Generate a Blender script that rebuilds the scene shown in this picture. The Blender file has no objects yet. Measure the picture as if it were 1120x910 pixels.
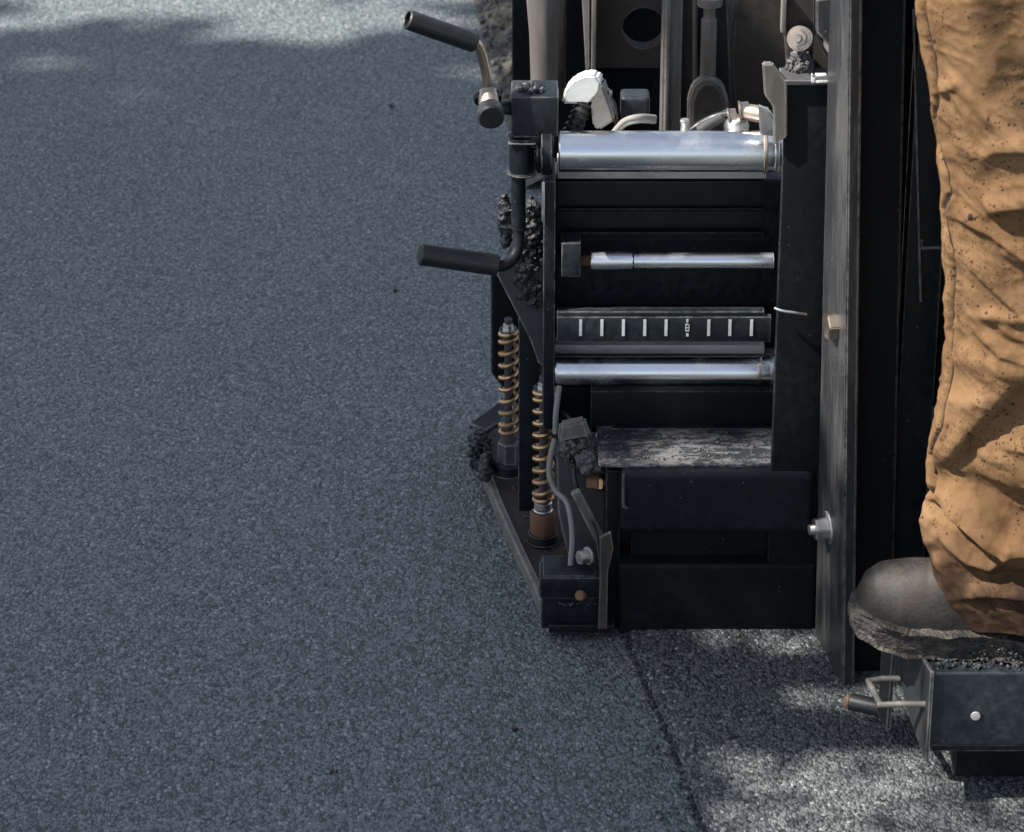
import bpy, bmesh, math, random
import numpy as np
from mathutils import Vector, Matrix, noise
R = math.radians
random.seed(7); rng = np.random.default_rng(11)
scene = bpy.context.scene
C = scene.collection

# ------------------------------------------------------------------ camera, world, sun, exposure
CAM = Vector((0.0, -4.345, 2.474)); PITCH = R(26.0); FPX = 3750.0
cd = bpy.data.cameras.new('camera'); cam = bpy.data.objects.new('camera', cd); C.objects.link(cam)
cam.location = CAM; cam.rotation_euler = (R(90) - PITCH, 0, 0)
cd.sensor_fit = 'HORIZONTAL'; cd.sensor_width = 36.0; cd.lens = 36.0 * FPX / 1120.0
cd.clip_start = 0.05; cd.clip_end = 3000
scene.camera = cam
cd.dof.use_dof = True; cd.dof.focus_distance = 4.95; cd.dof.aperture_fstop = 10.0

SUN_EL, SUN_A = R(50), R(14)
S = Vector((-math.cos(SUN_EL) * math.cos(SUN_A), -math.cos(SUN_EL) * math.sin(SUN_A), math.sin(SUN_EL)))
w = bpy.data.worlds.new('World'); scene.world = w; w.use_nodes = True
nt = w.node_tree; nt.nodes.clear()
sky = nt.nodes.new('ShaderNodeTexSky'); sky.sky_type = 'NISHITA'; sky.sun_disc = False
sky.sun_elevation = SUN_EL; sky.sun_rotation = R(270) - SUN_A
sky.air_density = 1.0; sky.dust_density = 0.8
bg = nt.nodes.new('ShaderNodeBackground'); bg.inputs["Strength"].default_value = 0.087
wo = nt.nodes.new('ShaderNodeOutputWorld')
hs = nt.nodes.new('ShaderNodeHueSaturation'); hs.inputs['Saturation'].default_value = 0.66
nt.links.new(sky.outputs[0], hs.inputs['Color']); nt.links.new(hs.outputs[0], bg.inputs[0]); nt.links.new(bg.outputs[0], wo.inputs[0])
ld = bpy.data.lights.new('sun', 'SUN'); ld.energy = 5.0; ld.angle = R(0.53); ld.color = (1.0, 0.955, 0.89)
so = bpy.data.objects.new('sun', ld); C.objects.link(so)
so.rotation_euler = S.to_track_quat('Z', 'Y').to_euler(); so.location = S * 20
scene.view_settings.view_transform = 'Standard'; scene.view_settings.look = 'None'
scene.view_settings.exposure = 1.25; scene.view_settings.gamma = 1.0
scene.view_settings.use_curve_mapping = False
scene.render.engine = 'CYCLES'

# ------------------------------------------------------------------ surveying helpers
cp, sp = math.cos(PITCH), math.sin(PITCH)
def ray(u, v):
    a = (u - 560) / FPX; b = (455 - v) / FPX
    return Vector((a, cp + b * sp, -sp + b * cp))
def P(u, v, Y):
    d = ray(u, v); t = (Y - CAM.y) / d.y
    return CAM + d * t
def G(u, v, z=0.0):
    d = ray(u, v); t = (z - CAM.z) / d.z
    return CAM + d * t
def project(x, y, z):
    dx = x - CAM.x; dy = y - CAM.y; dz = z - CAM.z
    dep = dy * cp - dz * sp; up = dy * sp + dz * cp
    return 560 + FPX * dx / dep, 455 - FPX * up / dep

# ------------------------------------------------------------------ node helpers
def newmat(name):
    m = bpy.data.materials.new(name); m.use_nodes = True
    t = m.node_tree; b = t.nodes['Principled BSDF']; return m, t, b
def node(t, typ, **kw):
    n = t.nodes.new(typ)
    for k, v in kw.items():
        if k in n.inputs.keys(): n.inputs[k].default_value = v
        else: setattr(n, k, v)
    return n
def ramp(t, fac, stops, interp='LINEAR'):
    n = t.nodes.new('ShaderNodeValToRGB'); n.color_ramp.interpolation = interp
    e = n.color_ramp.elements
    while len(e) < len(stops): e.new(0.5)
    for i, (p, c) in enumerate(stops):
        e[i].position = p
        if not hasattr(c, '__len__'): c = (c, c, c)
        e[i].color = (*c, 1)
    t.links.new(fac, n.inputs[0]); return n.outputs[0]
def mixc(t, fac, a, b, blend='MIX'):
    n = t.nodes.new('ShaderNodeMix'); n.data_type = 'RGBA'; n.blend_type = blend
    for sock, val in ((n.inputs[0], fac), (n.inputs[6], a), (n.inputs[7], b)):
        if hasattr(val, 'is_linked') or isinstance(val, bpy.types.NodeSocket): t.links.new(val, sock)
        elif hasattr(val, '__len__'): sock.default_value = (*val, 1)
        else: sock.default_value = val
    return n.outputs[2]
def mathn(t, op, a, b=0.0, c=None):
    n = t.nodes.new('ShaderNodeMath'); n.operation = op
    for s, v in zip(n.inputs, (a, b, c)):
        if v is None: continue
        if isinstance(v, bpy.types.NodeSocket): t.links.new(v, s)
        else: s.default_value = v
    return n.outputs[0]
def coords(t, scale=(1, 1, 1)):
    tc = t.nodes.new('ShaderNodeTexCoord'); mp = t.nodes.new('ShaderNodeMapping')
    mp.inputs['Scale'].default_value = scale
    t.links.new(tc.outputs['Object'], mp.inputs[0]); return mp.outputs[0]
def noisen(t, vec, scale, detail=4, rough=0.55, dist=0.0):
    n = node(t, 'ShaderNodeTexNoise', Scale=scale, Detail=detail, Roughness=rough, Distortion=dist)
    t.links.new(vec, n.inputs['Vector']); return n.outputs['Fac']
def bump(t, b, h, strength, dist, prev=None):
    n = node(t, 'ShaderNodeBump', Strength=strength, Distance=dist)
    t.links.new(h, n.inputs['Height'])
    if prev: t.links.new(prev, n.inputs['Normal'])
    t.links.new(n.outputs[0], b.inputs['Normal']); return n.outputs[0]
def edge_mask(t, radius, lo, hi, nscale=60):
    bv = t.nodes.new('ShaderNodeBevel'); bv.samples = 4; bv.inputs['Radius'].default_value = radius
    ge = t.nodes.new('ShaderNodeNewGeometry')
    d = t.nodes.new('ShaderNodeVectorMath'); d.operation = 'DOT_PRODUCT'
    t.links.new(bv.outputs[0], d.inputs[0]); t.links.new(ge.outputs['Normal'], d.inputs[1])
    e = mathn(t, 'SUBTRACT', 1.0, d.outputs['Value'])
    n = noisen(t, coords(t), nscale, 5, 0.65)
    e = mathn(t, 'MULTIPLY', e, mathn(t, 'POWER', mathn(t, 'MULTIPLY', n, 2.0), 3.0))
    return ramp(t, e, [(lo, 0.0), (hi, 1.0)])

# ------------------------------------------------------------------ materials
def paint(name, base, rough=0.38, wear=(0.45, 0.42, 0.39), dust=(0.16, 0.155, 0.15), dust_amt=0.35, er=0.0035, spec=0.5, streak=(1, 1, 1), spots=0.5):
    m, t, b = newmat(name)
    v = coords(t, streak)
    n1 = noisen(t, v, 9, 6, 0.6); n2 = noisen(t, v, 75, 5, 0.7)
    d = ramp(t, mathn(t, 'MULTIPLY', n1, n2), [(0.22, 0.0), (0.46, dust_amt)])
    col = mixc(t, d, base, dust)
    # small pale flecks of stone dust and dried splashes
    vo = node(t, 'ShaderNodeTexVoronoi', Scale=95.0, Randomness=1.0); t.links.new(coords(t), vo.inputs['Vector'])
    fl = ramp(t, vo.outputs['Distance'], [(0.07, 1.0), (0.13, 0.0)])
    fl = mathn(t, 'MULTIPLY', fl, ramp(t, noisen(t, coords(t), 22, 3), [(0.56, 0.0), (0.66, spots)]))
    col = mixc(t, fl, col, (0.33, 0.32, 0.30))
    e = edge_mask(t, er, 0.06, 0.42)
    col = mixc(t, e, col, wear)
    t.links.new(col, b.inputs['Base Color'])
    r = ramp(t, n2, [(0.3, rough - 0.1), (0.7, rough + 0.18)])
    t.links.new(mathn(t, 'ADD', r, mathn(t, 'MULTIPLY', d, 0.4)), b.inputs['Roughness'])
    t.links.new(mathn(t, 'MULTIPLY', e, 0.7), b.inputs['Metallic'])
    b.inputs['Specular IOR Level'].default_value = spec
    bump(t, b, mathn(t, 'ADD', n2, mathn(t, 'MULTIPLY', noisen(t, v, 14, 2), 1.5)), 0.25, 0.0016)
    return m
M = {}
M['black'] = paint('black_paint', (0.004, 0.0065, 0.009), 0.42, dust=(0.03, 0.036, 0.042), dust_amt=0.3, spec=0.25)
M['blackflat'] = paint('black_dirty_paint', (0.003, 0.0042, 0.0055), 0.55, dust=(0.018, 0.021, 0.024), dust_amt=0.35, spec=0.15, spots=0.25, wear=(0.12, 0.12, 0.12))
M['bluegrey'] = paint('slate_paint', (0.008, 0.012, 0.015), 0.42, dust=(0.040, 0.050, 0.056), dust_amt=0.5, spec=0.4)
M['steelplate'] = paint('worn_steel_plate', (0.020, 0.021, 0.023), 0.42, dust=(0.085, 0.082, 0.078), dust_amt=0.75, spec=0.35, streak=(1, 1, 0.12), er=0.003)
M['dusty'] = paint('dusty_brown_steel', (0.10, 0.090, 0.080), 0.55, dust=(0.25, 0.23, 0.205), dust_amt=0.7, spec=0.3, streak=(1, 1, 0.15))
M['darkbrown'] = paint('brown_grime_steel', (0.040, 0.033, 0.029), 0.7, dust=(0.10, 0.085, 0.074), dust_amt=0.7, spec=0.2, wear=(0.25, 0.22, 0.2))
M['greybrown'] = paint('dull_grey_steel', (0.05, 0.048, 0.052), 0.6, dust=(0.11, 0.105, 0.105), dust_amt=0.6, spec=0.3)
M['rubber'] = paint('black_rubber', (0.010, 0.011, 0.012), 0.38, dust=(0.05, 0.045, 0.04), dust_amt=0.35, wear=(0.03, 0.03, 0.03), spots=0.2)

def metal(name, base, rough, streak=(1, 1, 1), grime=(0.1, 0.09, 0.08), gamt=0.3, met=1.0):
    m, t, b = newmat(name)
    v = coords(t, streak); n = noisen(t, v, 60, 5, 0.65); n1 = noisen(t, coords(t), 18, 5, 0.65)
    g = ramp(t, n1, [(0.48, 0.0), (0.72, gamt)])
    t.links.new(mixc(t, g, base, grime), b.inputs['Base Color'])
    t.links.new(mathn(t, 'ADD', ramp(t, n, [(0.3, rough * 0.7), (0.7, rough * 1.35)]), mathn(t, 'MULTIPLY', g, 0.5)), b.inputs['Roughness'])
    t.links.new(mathn(t, 'SUBTRACT', met, mathn(t, 'MULTIPLY', g, 0.8)), b.inputs['Metallic'])
    bump(t, b, n, 0.12, 0.0006)
    return m
M['chrome'] = metal('ground_steel_tube', (0.70, 0.71, 0.72), 0.22, (0.05, 1, 1), gamt=0.22)
M['steel'] = metal('bare_steel', (0.55, 0.54, 0.52), 0.34, gamt=0.6)
M['warmsteel'] = metal('tarnished_steel', (0.40, 0.33, 0.27), 0.35, gamt=0.5)
M['copper'] = metal('oiled_spring_steel', (0.50, 0.32, 0.18), 0.38, grime=(0.05, 0.035, 0.025), gamt=0.6)
M['rust'] = metal('rusty_steel', (0.15, 0.075, 0.040), 0.7, grime=(0.06, 0.045, 0.035), gamt=0.8, met=0.35)
M['white'] = paint('chalky_white_paint', (0.70, 0.70, 0.68), 0.6, wear=(0.3, 0.3, 0.3), dust=(0.35, 0.33, 0.3), dust_amt=0.4)
M['ledge'] = paint('lit_scraped_ledge', (0.42, 0.39, 0.37), 0.5, wear=(0.4, 0.38, 0.36), dust=(0.02, 0.02, 0.02), dust_amt=0.75, streak=(0.3, 1, 1))  # pale colour stands for light on the ledge tops; step plug reuses it
M['tick'] = paint('tick_paint', (0.62, 0.63, 0.62), 0.6, wear=(0.5, 0.5, 0.5), dust=(0.3, 0.3, 0.3), dust_amt=0.5, er=0.0005)
M['cable'] = paint('grey_cable_jacket', (0.16, 0.155, 0.145), 0.55, wear=(0.2, 0.2, 0.2), dust=(0.26, 0.24, 0.21), dust_amt=0.5, er=0.0008)
# rubbed bare plate with shiny scuffs
m, t, b = newmat('scuffed_plate'); v = coords(t, (0.6, 1.2, 1)); n = noisen(t, v, 55, 9, 0.85, 0.25); n1 = noisen(t, coords(t), 9, 3)
k = ramp(t, mathn(t, 'ADD', n, mathn(t, 'MULTIPLY', n1, 0.35)), [(0.67, 0.0), (0.76, 1.0)])
t.links.new(mixc(t, k, (0.02, 0.023, 0.026), (0.27, 0.26, 0.25)), b.inputs['Base Color'])
t.links.new(mathn(t, 'MULTIPLY', k, 0.55), b.inputs['Metallic']); b.inputs['Roughness'].default_value = 0.42
bump(t, b, n, 0.6, 0.003); M['scuffed'] = m
# sticky hot-mix crumbs
m, t, b = newmat('hot_mix'); n = noisen(t, coords(t), 120, 5, 0.7)
t.links.new(ramp(t, n, [(0.35, (0.008, 0.009, 0.011)), (0.7, (0.035, 0.038, 0.042))]), b.inputs['Base Color'])
b.inputs['Roughness'].default_value = 0.4; bump(t, b, n, 0.8, 0.003); M['mix'] = m
m, t, b = newmat('dry_mix'); n = noisen(t, coords(t), 150, 4, 0.7)
t.links.new(ramp(t, n, [(0.35, (0.03, 0.03, 0.032)), (0.7, (0.13, 0.125, 0.12))]), b.inputs['Base Color'])
b.inputs['Roughness'].default_value = 0.6; bump(t, b, n, 0.6, 0.003); M['drymix'] = m

def asphalt(name, lo, mid, hi, sc, rough, bstr, glint):
    m, t, b = newmat(name)
    v = coords(t, (1, 0.62, 1)); wv = t.nodes.new('ShaderNodeVectorMath'); wv.operation = 'ADD'
    nz = node(t, 'ShaderNodeTexNoise', Scale=60.0, Detail=2.0); t.links.new(v, nz.inputs['Vector'])
    sc_ = t.nodes.new('ShaderNodeVectorMath'); sc_.operation = 'SCALE'; sc_.inputs['Scale'].default_value = 0.0008
    t.links.new(nz.outputs['Color'], sc_.inputs[0]); t.links.new(v, wv.inputs[0]); t.links.new(sc_.outputs[0], wv.inputs[1])
    vv = wv.outputs[0]
    va = node(t, 'ShaderNodeTexVoronoi', Scale=sc, Randomness=1.0); t.links.new(vv, va.inputs['Vector'])
    vb = node(t, 'ShaderNodeTexVoronoi', Scale=sc * 2.3, Randomness=1.0); t.links.new(vv, vb.inputs['Vector'])
    sep = t.nodes.new('ShaderNodeSeparateColor'); t.links.new(va.outputs['Color'], sep.inputs[0])
    sepb = t.nodes.new('ShaderNodeSeparateColor'); t.links.new(vb.outputs['Color'], sepb.inputs[0])
    big = noisen(t, v, 1.3, 6, 0.62); midn = noisen(t, v, 7, 5, 0.65); fine = noisen(t, v, 330, 3, 0.7)
    tone = mathn(t, 'ADD', mathn(t, 'MULTIPLY', sep.outputs[0], 0.44), mathn(t, 'MULTIPLY', sepb.outputs[0], 0.30))
    tone = mathn(t, 'ADD', tone, mathn(t, 'MULTIPLY', midn, 0.11))
    tone = mathn(t, 'ADD', tone, mathn(t, 'MULTIPLY', big, 0.16))
    tone = mathn(t, 'SUBTRACT', mathn(t, 'ADD', tone, 0.10), mathn(t, 'MULTIPLY', va.outputs['Distance'], 0.30))
    col = ramp(t, tone, [(0.16, lo), (0.40, mid), (0.72, hi)])
    spk = ramp(t, sep.outputs[2], [(0.965, 0.0), (0.975, 0.8)])
    col = mixc(t, spk, col, (0.30, 0.305, 0.30))
    # sparse binder-rich pits
    vc = node(t, 'ShaderNodeTexVoronoi', Scale=17.0); t.links.new(vv, vc.inputs['Vector'])
    pit = ramp(t, vc.outputs['Distance'], [(0.035, 1.0), (0.075, 0.0)])
    pit = mathn(t, 'MULTIPLY', pit, ramp(t, noisen(t, v, 5.5, 2), [(0.5, 0.0), (0.58, 1.0)]))
    col = mixc(t, pit, col, (0.006, 0.007, 0.008))
    t.links.new(col, b.inputs['Base Color'])
    t.links.new(ramp(t, sepb.outputs[1], [(0.0, rough - glint), (0.5, rough), (1.0, rough + 0.15)]), b.inputs['Roughness'])
    h = mathn(t, 'SUBTRACT', mathn(t, 'MULTIPLY', sep.outputs[1], 0.5), va.outputs['Distance'])
    h = mathn(t, 'SUBTRACT', h, mathn(t, 'MULTIPLY', vb.outputs['Distance'], 0.5))
    h = mathn(t, 'ADD', h, mathn(t, 'MULTIPLY', fine, 0.3))
    bump(t, b, h, bstr, 0.0032)
    return m
M['road'] = asphalt('rolled_asphalt', (0.021, 0.0255, 0.0255), (0.076, 0.091, 0.091), (0.188, 0.212, 0.212), 262, 0.66, 0.6, 0.2)
M['mat'] = asphalt('fresh_asphalt_mat', (0.014, 0.015, 0.015), (0.051, 0.0575, 0.058), (0.138, 0.15, 0.15), 240, 0.5, 0.6, 0.30)
m, t, b = newmat('verge_soil'); v = coords(t); n = noisen(t, v, 30, 6, 0.7)
t.links.new(ramp(t, n, [(0.35, (0.025, 0.022, 0.018)), (0.65, (0.14, 0.125, 0.105))]), b.inputs['Base Color'])
b.inputs['Roughness'].default_value = 0.9; bump(t, b, n, 0.8, 0.02); M['soil'] = m
m, t, b = newmat('leaf'); v = coords(t); n = noisen(t, v, 2, 3)
t.links.new(ramp(t, n, [(0.3, (0.03, 0.06, 0.018)), (0.7, (0.07, 0.11, 0.03))]), b.inputs['Base Color'])
b.inputs['Roughness'].default_value = 0.5; M['leaf'] = m
m, t, b = newmat('bark'); n = noisen(t, coords(t, (1, 1, 0.2)), 30, 6)
t.links.new(ramp(t, n, [(0.3, (0.06, 0.045, 0.03)), (0.7, (0.16, 0.13, 0.10))]), b.inputs['Base Color'])
b.inputs['Roughness'].default_value = 0.9; bump(t, b, n, 0.8, 0.03); M['bark'] = m
m, t, b = newmat('dry_grass'); b.inputs['Base Color'].default_value = (0.16, 0.14, 0.09, 1); b.inputs['Roughness'].default_value = 0.8; M['straw'] = m

# ochre work canvas with tar spatter
m, t, b = newmat('ochre_canvas'); v = coords(t)
n1 = noisen(t, v, 7, 5, 0.6); n2 = noisen(t, v, 45, 5, 0.7)
col = ramp(t, n1, [(0.3, (0.118, 0.064, 0.029)), (0.7, (0.192, 0.112, 0.057))])
st = ramp(t, mathn(t, 'MULTIPLY', n2, noisen(t, v, 16, 4, 0.65)), [(0.26, 0.0), (0.40, 0.6)])
col = mixc(t, st, col, (0.05, 0.025, 0.011))
wn = node(t, 'ShaderNodeTexNoise', Scale=140.0, Detail=3.0); t.links.new(v, wn.inputs['Vector'])
wa = t.nodes.new('ShaderNodeVectorMath'); wa.operation = 'MULTIPLY_ADD'; wa.inputs[1].default_value = (0.009, 0.009, 0.009)
t.links.new(wn.outputs['Color'], wa.inputs[0]); t.links.new(v, wa.inputs[2])
for sc, lo, hi, ns, a0, a1, seed in ((72, 0.11, 0.18, 14, 0.48, 0.54, 3.1), (150, 0.16, 0.27, 16, 0.49, 0.56, 7.7), (33, 0.11, 0.15, 12, 0.53, 0.57, 1.3), (240, 0.20, 0.28, 14, 0.53, 0.60, 5.2)):
    mp = t.nodes.new('ShaderNodeMapping'); mp.inputs['Location'].default_value = (seed, seed, seed); t.links.new(wa.outputs[0], mp.inputs[0])
    vo = node(t, 'ShaderNodeTexVoronoi', Scale=float(sc)); t.links.new(mp.outputs[0], vo.inputs['Vector'])
    d = ramp(t, vo.outputs['Distance'], [(lo, 1.0), (hi, 0.0)])
    k = mathn(t, 'MULTIPLY', d, ramp(t, noisen(t, mp.outputs[0], ns, 2), [(a0, 0.0), (a1, 0.92)]))
    col = mixc(t, k, col, (0.012, 0.008, 0.006))
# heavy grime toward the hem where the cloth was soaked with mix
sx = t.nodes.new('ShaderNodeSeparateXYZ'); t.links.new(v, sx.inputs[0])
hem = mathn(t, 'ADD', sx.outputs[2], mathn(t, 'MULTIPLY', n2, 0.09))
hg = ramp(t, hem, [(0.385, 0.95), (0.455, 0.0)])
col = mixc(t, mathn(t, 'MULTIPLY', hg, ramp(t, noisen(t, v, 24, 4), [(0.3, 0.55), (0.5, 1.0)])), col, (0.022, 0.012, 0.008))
t.links.new(col, b.inputs['Base Color']); b.inputs['Roughness'].default_value = 0.85; b.inputs['Specular IOR Level'].default_value = 0.12
wx = node(t, 'ShaderNodeTexNoise', Scale=900.0, Detail=2.0); t.links.new(v, wx.inputs['Vector'])
wvn = node(t, 'ShaderNodeTexNoise', Scale=11.0, Detail=6.0, Roughness=0.62, Distortion=1.4); wvn.noise_type = 'RIDGED_MULTIFRACTAL' if hasattr(wvn, 'noise_type') else 'FBM'
mpw = t.nodes.new('ShaderNodeMapping'); mpw.inputs['Rotation'].default_value = (0, R(28), 0); mpw.inputs['Scale'].default_value = (0.8, 1, 1.7); t.links.new(v, mpw.inputs[0]); t.links.new(mpw.outputs[0], wvn.inputs['Vector'])
pb = bump(t, b, wx.outputs['Fac'], 0.45, 0.0009)
pb = bump(t, b, wvn.outputs['Fac'], 0.35, 0.006, pb)
bump(t, b, mathn(t, 'ADD', n2, noisen(t, v, 20, 3)), 0.35, 0.004, pb); M['canvas'] = m
m, t, b = newmat('seam_thread'); b.inputs['Base Color'].default_value = (0.012, 0.007, 0.004, 1); b.inputs['Roughness'].default_value = 1.0; M['thread'] = m
# dusty leather
m, t, b = newmat('dusty_leather'); v = coords(t); n1 = noisen(t, v, 14, 6, 0.65); n2 = noisen(t, v, 160, 4, 0.7)
ge = t.nodes.new('ShaderNodeNewGeometry'); sg = t.nodes.new('ShaderNodeSeparateXYZ'); t.links.new(v, sg.inputs[0])
dz = ramp(t, mathn(t, 'ADD', mathn(t, 'MULTIPLY', n1, 0.7), mathn(t, 'MULTIPLY', n2, 0.3)), [(0.42, 0.05), (0.58, 0.95)])
col = mixc(t, dz, (0.003, 0.0027, 0.0023), (0.030, 0.024, 0.018))
sp_ = node(t, 'ShaderNodeTexVoronoi', Scale=110.0); t.links.new(v, sp_.inputs['Vector'])
col = mixc(t, mathn(t, 'MULTIPLY', ramp(t, sp_.outputs['Distance'], [(0.12, 1.0), (0.2, 0.0)]), 0.7), col, (0.03, 0.028, 0.026))
crevice_shade = ramp(t, mathn(t, 'ADD', sg.outputs[2], mathn(t, 'MULTIPLY', n1, -0.07)), [(0.215, 0.92), (0.245, 0.0)])  # shade of the crevice above the sole, put into the leather colour
col = mixc(t, crevice_shade, col, (0.006, 0.005, 0.005))
t.links.new(col, b.inputs['Base Color'])
t.links.new(ramp(t, n1, [(0.35, 0.5), (0.6, 0.75)]), b.inputs['Roughness'])
bump(t, b, mathn(t, 'ADD', n2, n1), 0.5, 0.002); M['leather'] = m
m, t, b = newmat('caked_sole'); v = coords(t); n1 = noisen(t, v, 50, 6, 0.75); n2 = noisen(t, v, 200, 3)
t.links.new(ramp(t, n1, [(0.38, (0.012, 0.012, 0.012)), (0.52, (0.05, 0.041, 0.033)), (0.66, (0.13, 0.11, 0.09))]), b.inputs['Base Color'])
b.inputs['Roughness'].default_value = 0.6; bump(t, b, mathn(t, 'ADD', n1, n2), 1.0, 0.006); M['sole'] = m
m, t, b = newmat('skin'); b.inputs['Base Color'].default_value = (0.45, 0.26, 0.18, 1); b.inputs['Roughness'].default_value = 0.5; M['skin'] = m
m, t, b = newmat('work_shirt'); t.links.new(ramp(t, noisen(t, coords(t), 12, 4), [(0.3, (0.03, 0.05, 0.09)), (0.7, (0.05, 0.075, 0.12))]), b.inputs['Base Color']); b.inputs['Roughness'].default_value = 0.85; M['shirt'] = m
m, t, b = newmat('hair'); b.inputs['Base Color'].default_value = (0.03, 0.02, 0.015, 1); b.inputs['Roughness'].default_value = 0.6; M['hair'] = m

# ------------------------------------------------------------------ object helpers
def tag(o, label=None, cat=None, group=None, kind=None):
    if label: o['label'] = label
    if cat: o['category'] = cat
    if group: o['group'] = group
    if kind: o['kind'] = kind
    return o
def empty(name, loc):
    o = bpy.data.objects.new(name, None); C.objects.link(o); o.location = loc; o.empty_display_size = 0.1; return o
def obj(name, bm, mat, parent=None, smooth=False, label=None):
    me = bpy.data.meshes.new(name)
    if isinstance(bm, bmesh.types.BMesh):
        if smooth:
            for f in bm.faces: f.smooth = True
        bm.to_mesh(me); bm.free()
    else:
        me.from_pydata(bm[0], [], bm[1])
        if smooth:
            me.polygons.foreach_set('use_smooth', [True] * len(me.polygons))
    if smooth:
        try: me.set_sharp_from_angle(angle=R(38))
        except Exception: pass
    o = bpy.data.objects.new(name, me); C.objects.link(o); me.materials.append(M[mat] if isinstance(mat, str) else mat)
    if parent:
        o.parent = parent; o.location = -parent.location if parent.type == 'EMPTY' else (0, 0, 0)
    if label: o['label'] = label
    return o
def merge(dst, src):
    me = bpy.data.meshes.new('tmp'); src.to_mesh(me); src.free(); dst.from_mesh(me); bpy.data.meshes.remove(me); return dst
def box(x0, x1, y0, y1, z0, z1, bev=0.002, seg=2, rz=0.0, rx=0.0, ry=0.0):
    b = bmesh.new(); bmesh.ops.create_cube(b, size=1)
    for v in b.verts: v.co = Vector((v.co.x * (x1 - x0), v.co.y * (y1 - y0), v.co.z * (z1 - z0)))
    if bev: bmesh.ops.bevel(b, geom=b.edges[:], offset=bev, segments=seg, affect='EDGES', profile=0.6)
    c = Vector(((x0 + x1) / 2, (y0 + y1) / 2, (z0 + z1) / 2))
    bmesh.ops.transform(b, matrix=Matrix.Translation(c) @ Matrix.Rotation(rz, 4, 'Z') @ Matrix.Rotation(ry, 4, 'Y') @ Matrix.Rotation(rx, 4, 'X'), verts=b.verts)
    return b
def pbox(u0, v0, u1, v1, Y, depth, bev=0.002, **k):
    """box whose front face spans the surveyed corners on the vertical plane Y"""
    a = P(u0, (v0 + v1) / 2, Y); c = P(u1, (v0 + v1) / 2, Y); t_ = P(u0, v0, Y).z; b_ = P(u0, v1, Y).z
    return box(a.x, c.x, Y, Y + depth, b_, t_, bev, **k)
def prism(pts, thick, n, bev=0.0015):
    """extrude a planar polygon (world points) by thick along n, bevelled"""
    b = bmesh.new(); n = Vector(n).normalized()
    v0 = [b.verts.new(p) for p in pts]; v1 = [b.verts.new(Vector(p) + n * thick) for p in pts]
    b.faces.new(v0); b.faces.new(v1[::-1]); k = len(pts)
    for i in range(k): b.faces.new((v0[i], v1[i], v1[(i + 1) % k], v0[(i + 1) % k]))
    bmesh.ops.recalc_face_normals(b, faces=b.faces)
    if bev: bmesh.ops.bevel(b, geom=b.edges[:], offset=bev, segments=2, affect='EDGES')
    return b
def lathe(profile, p0, axis, seg=48):
    """profile (distance along axis, radius) turned round the axis"""
    b = bmesh.new(); a = Vector(axis).normalized(); q = a.to_track_quat('Z', 'Y'); rings = []
    for d, r in profile:
        if r < 1e-6: rings.append([b.verts.new(Vector(p0) + a * d)])
        else: rings.append([b.verts.new(Vector(p0) + q @ Vector((r * math.cos(2 * math.pi * i / seg), r * math.sin(2 * math.pi * i / seg), d))) for i in range(seg)])
    for A, B in zip(rings, rings[1:]):
        for i in range(seg):
            j = (i + 1) % seg
            if len(A) == 1 and len(B) == 1: continue
            if len(A) == 1: b.faces.new((A[0], B[i], B[j]))
            elif len(B) == 1: b.faces.new((A[i], B[0], A[j]))
            else: b.faces.new((A[i], B[i], B[j], A[j]))
    bmesh.ops.recalc_face_normals(b, faces=b.faces); return b
def rod(p0, p1, r, seg=32, ch=0.0015, hollow=0.0):
    p0 = Vector(p0); p1 = Vector(p1); L = (p1 - p0).length; c = min(ch, r * 0.3)
    if hollow: pr = [(0.03, 0), (0.03, hollow), (0.001, hollow), (0, hollow + 0.001), (0, r - c), (c, r), (L - c, r), (L, r - c), (L, 0)]
    else: pr = [(0, 0), (0, r - c), (c, r), (L - c, r), (L, r - c), (L, 0)]
    return lathe(pr, p0, p1 - p0, seg)
def hexnut(p, axis, af, h, washer=0.0, wt=0.003, stud=0.0, rot=0.3):
    axis = Vector(axis).normalized(); b = bmesh.new(); p = Vector(p); q = axis.to_track_quat('Z', 'Y'); r = af / 1.732
    pts = [p + axis * wt * (washer > 0) + q @ Vector((r * math.cos(rot + i * math.pi / 3), r * math.sin(rot + i * math.pi / 3), 0)) for i in range(6)]
    merge(b, prism(pts, h, axis, 0.0012))
    if washer: merge(b, lathe([(0, 0), (0, washer), (wt * .8, washer), (wt, washer - .0006), (wt, 0)], p, axis, 40))
    if stud:
        r2 = af * 0.27; L = h + stud; pr = [(0, 0), (0, r2)]
        n = int(L / 0.0015)
        for i in range(n): pr.append((L * (i + .5) / n, r2 * (0.92 if i % 2 else 1)))
        pr += [(L, r2 * .85), (L, 0)]
        merge(b, lathe(pr, p + axis * wt, axis, 24))
    return b
def sweep(pts, r, seg=14, sub=8, caps=True):
    """tube through points, Catmull-Rom smoothed"""
    pts = [Vector(p) for p in pts]; out = []
    Pn = [pts[0] * 2 - pts[1]] + pts + [pts[-1] * 2 - pts[-2]]
    for i in range(1, len(Pn) - 2):
        for k in range(sub):
            t_ = k / sub; a, b_, c, d = Pn[i - 1:i + 3]
            out.append(0.5 * ((2 * b_) + (c - a) * t_ + (2 * a - 5 * b_ + 4 * c - d) * t_ ** 2 + (-a + 3 * b_ - 3 * c + d) * t_ ** 3))
    out.append(pts[-1]); return tube(out, r, seg, caps)
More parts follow.
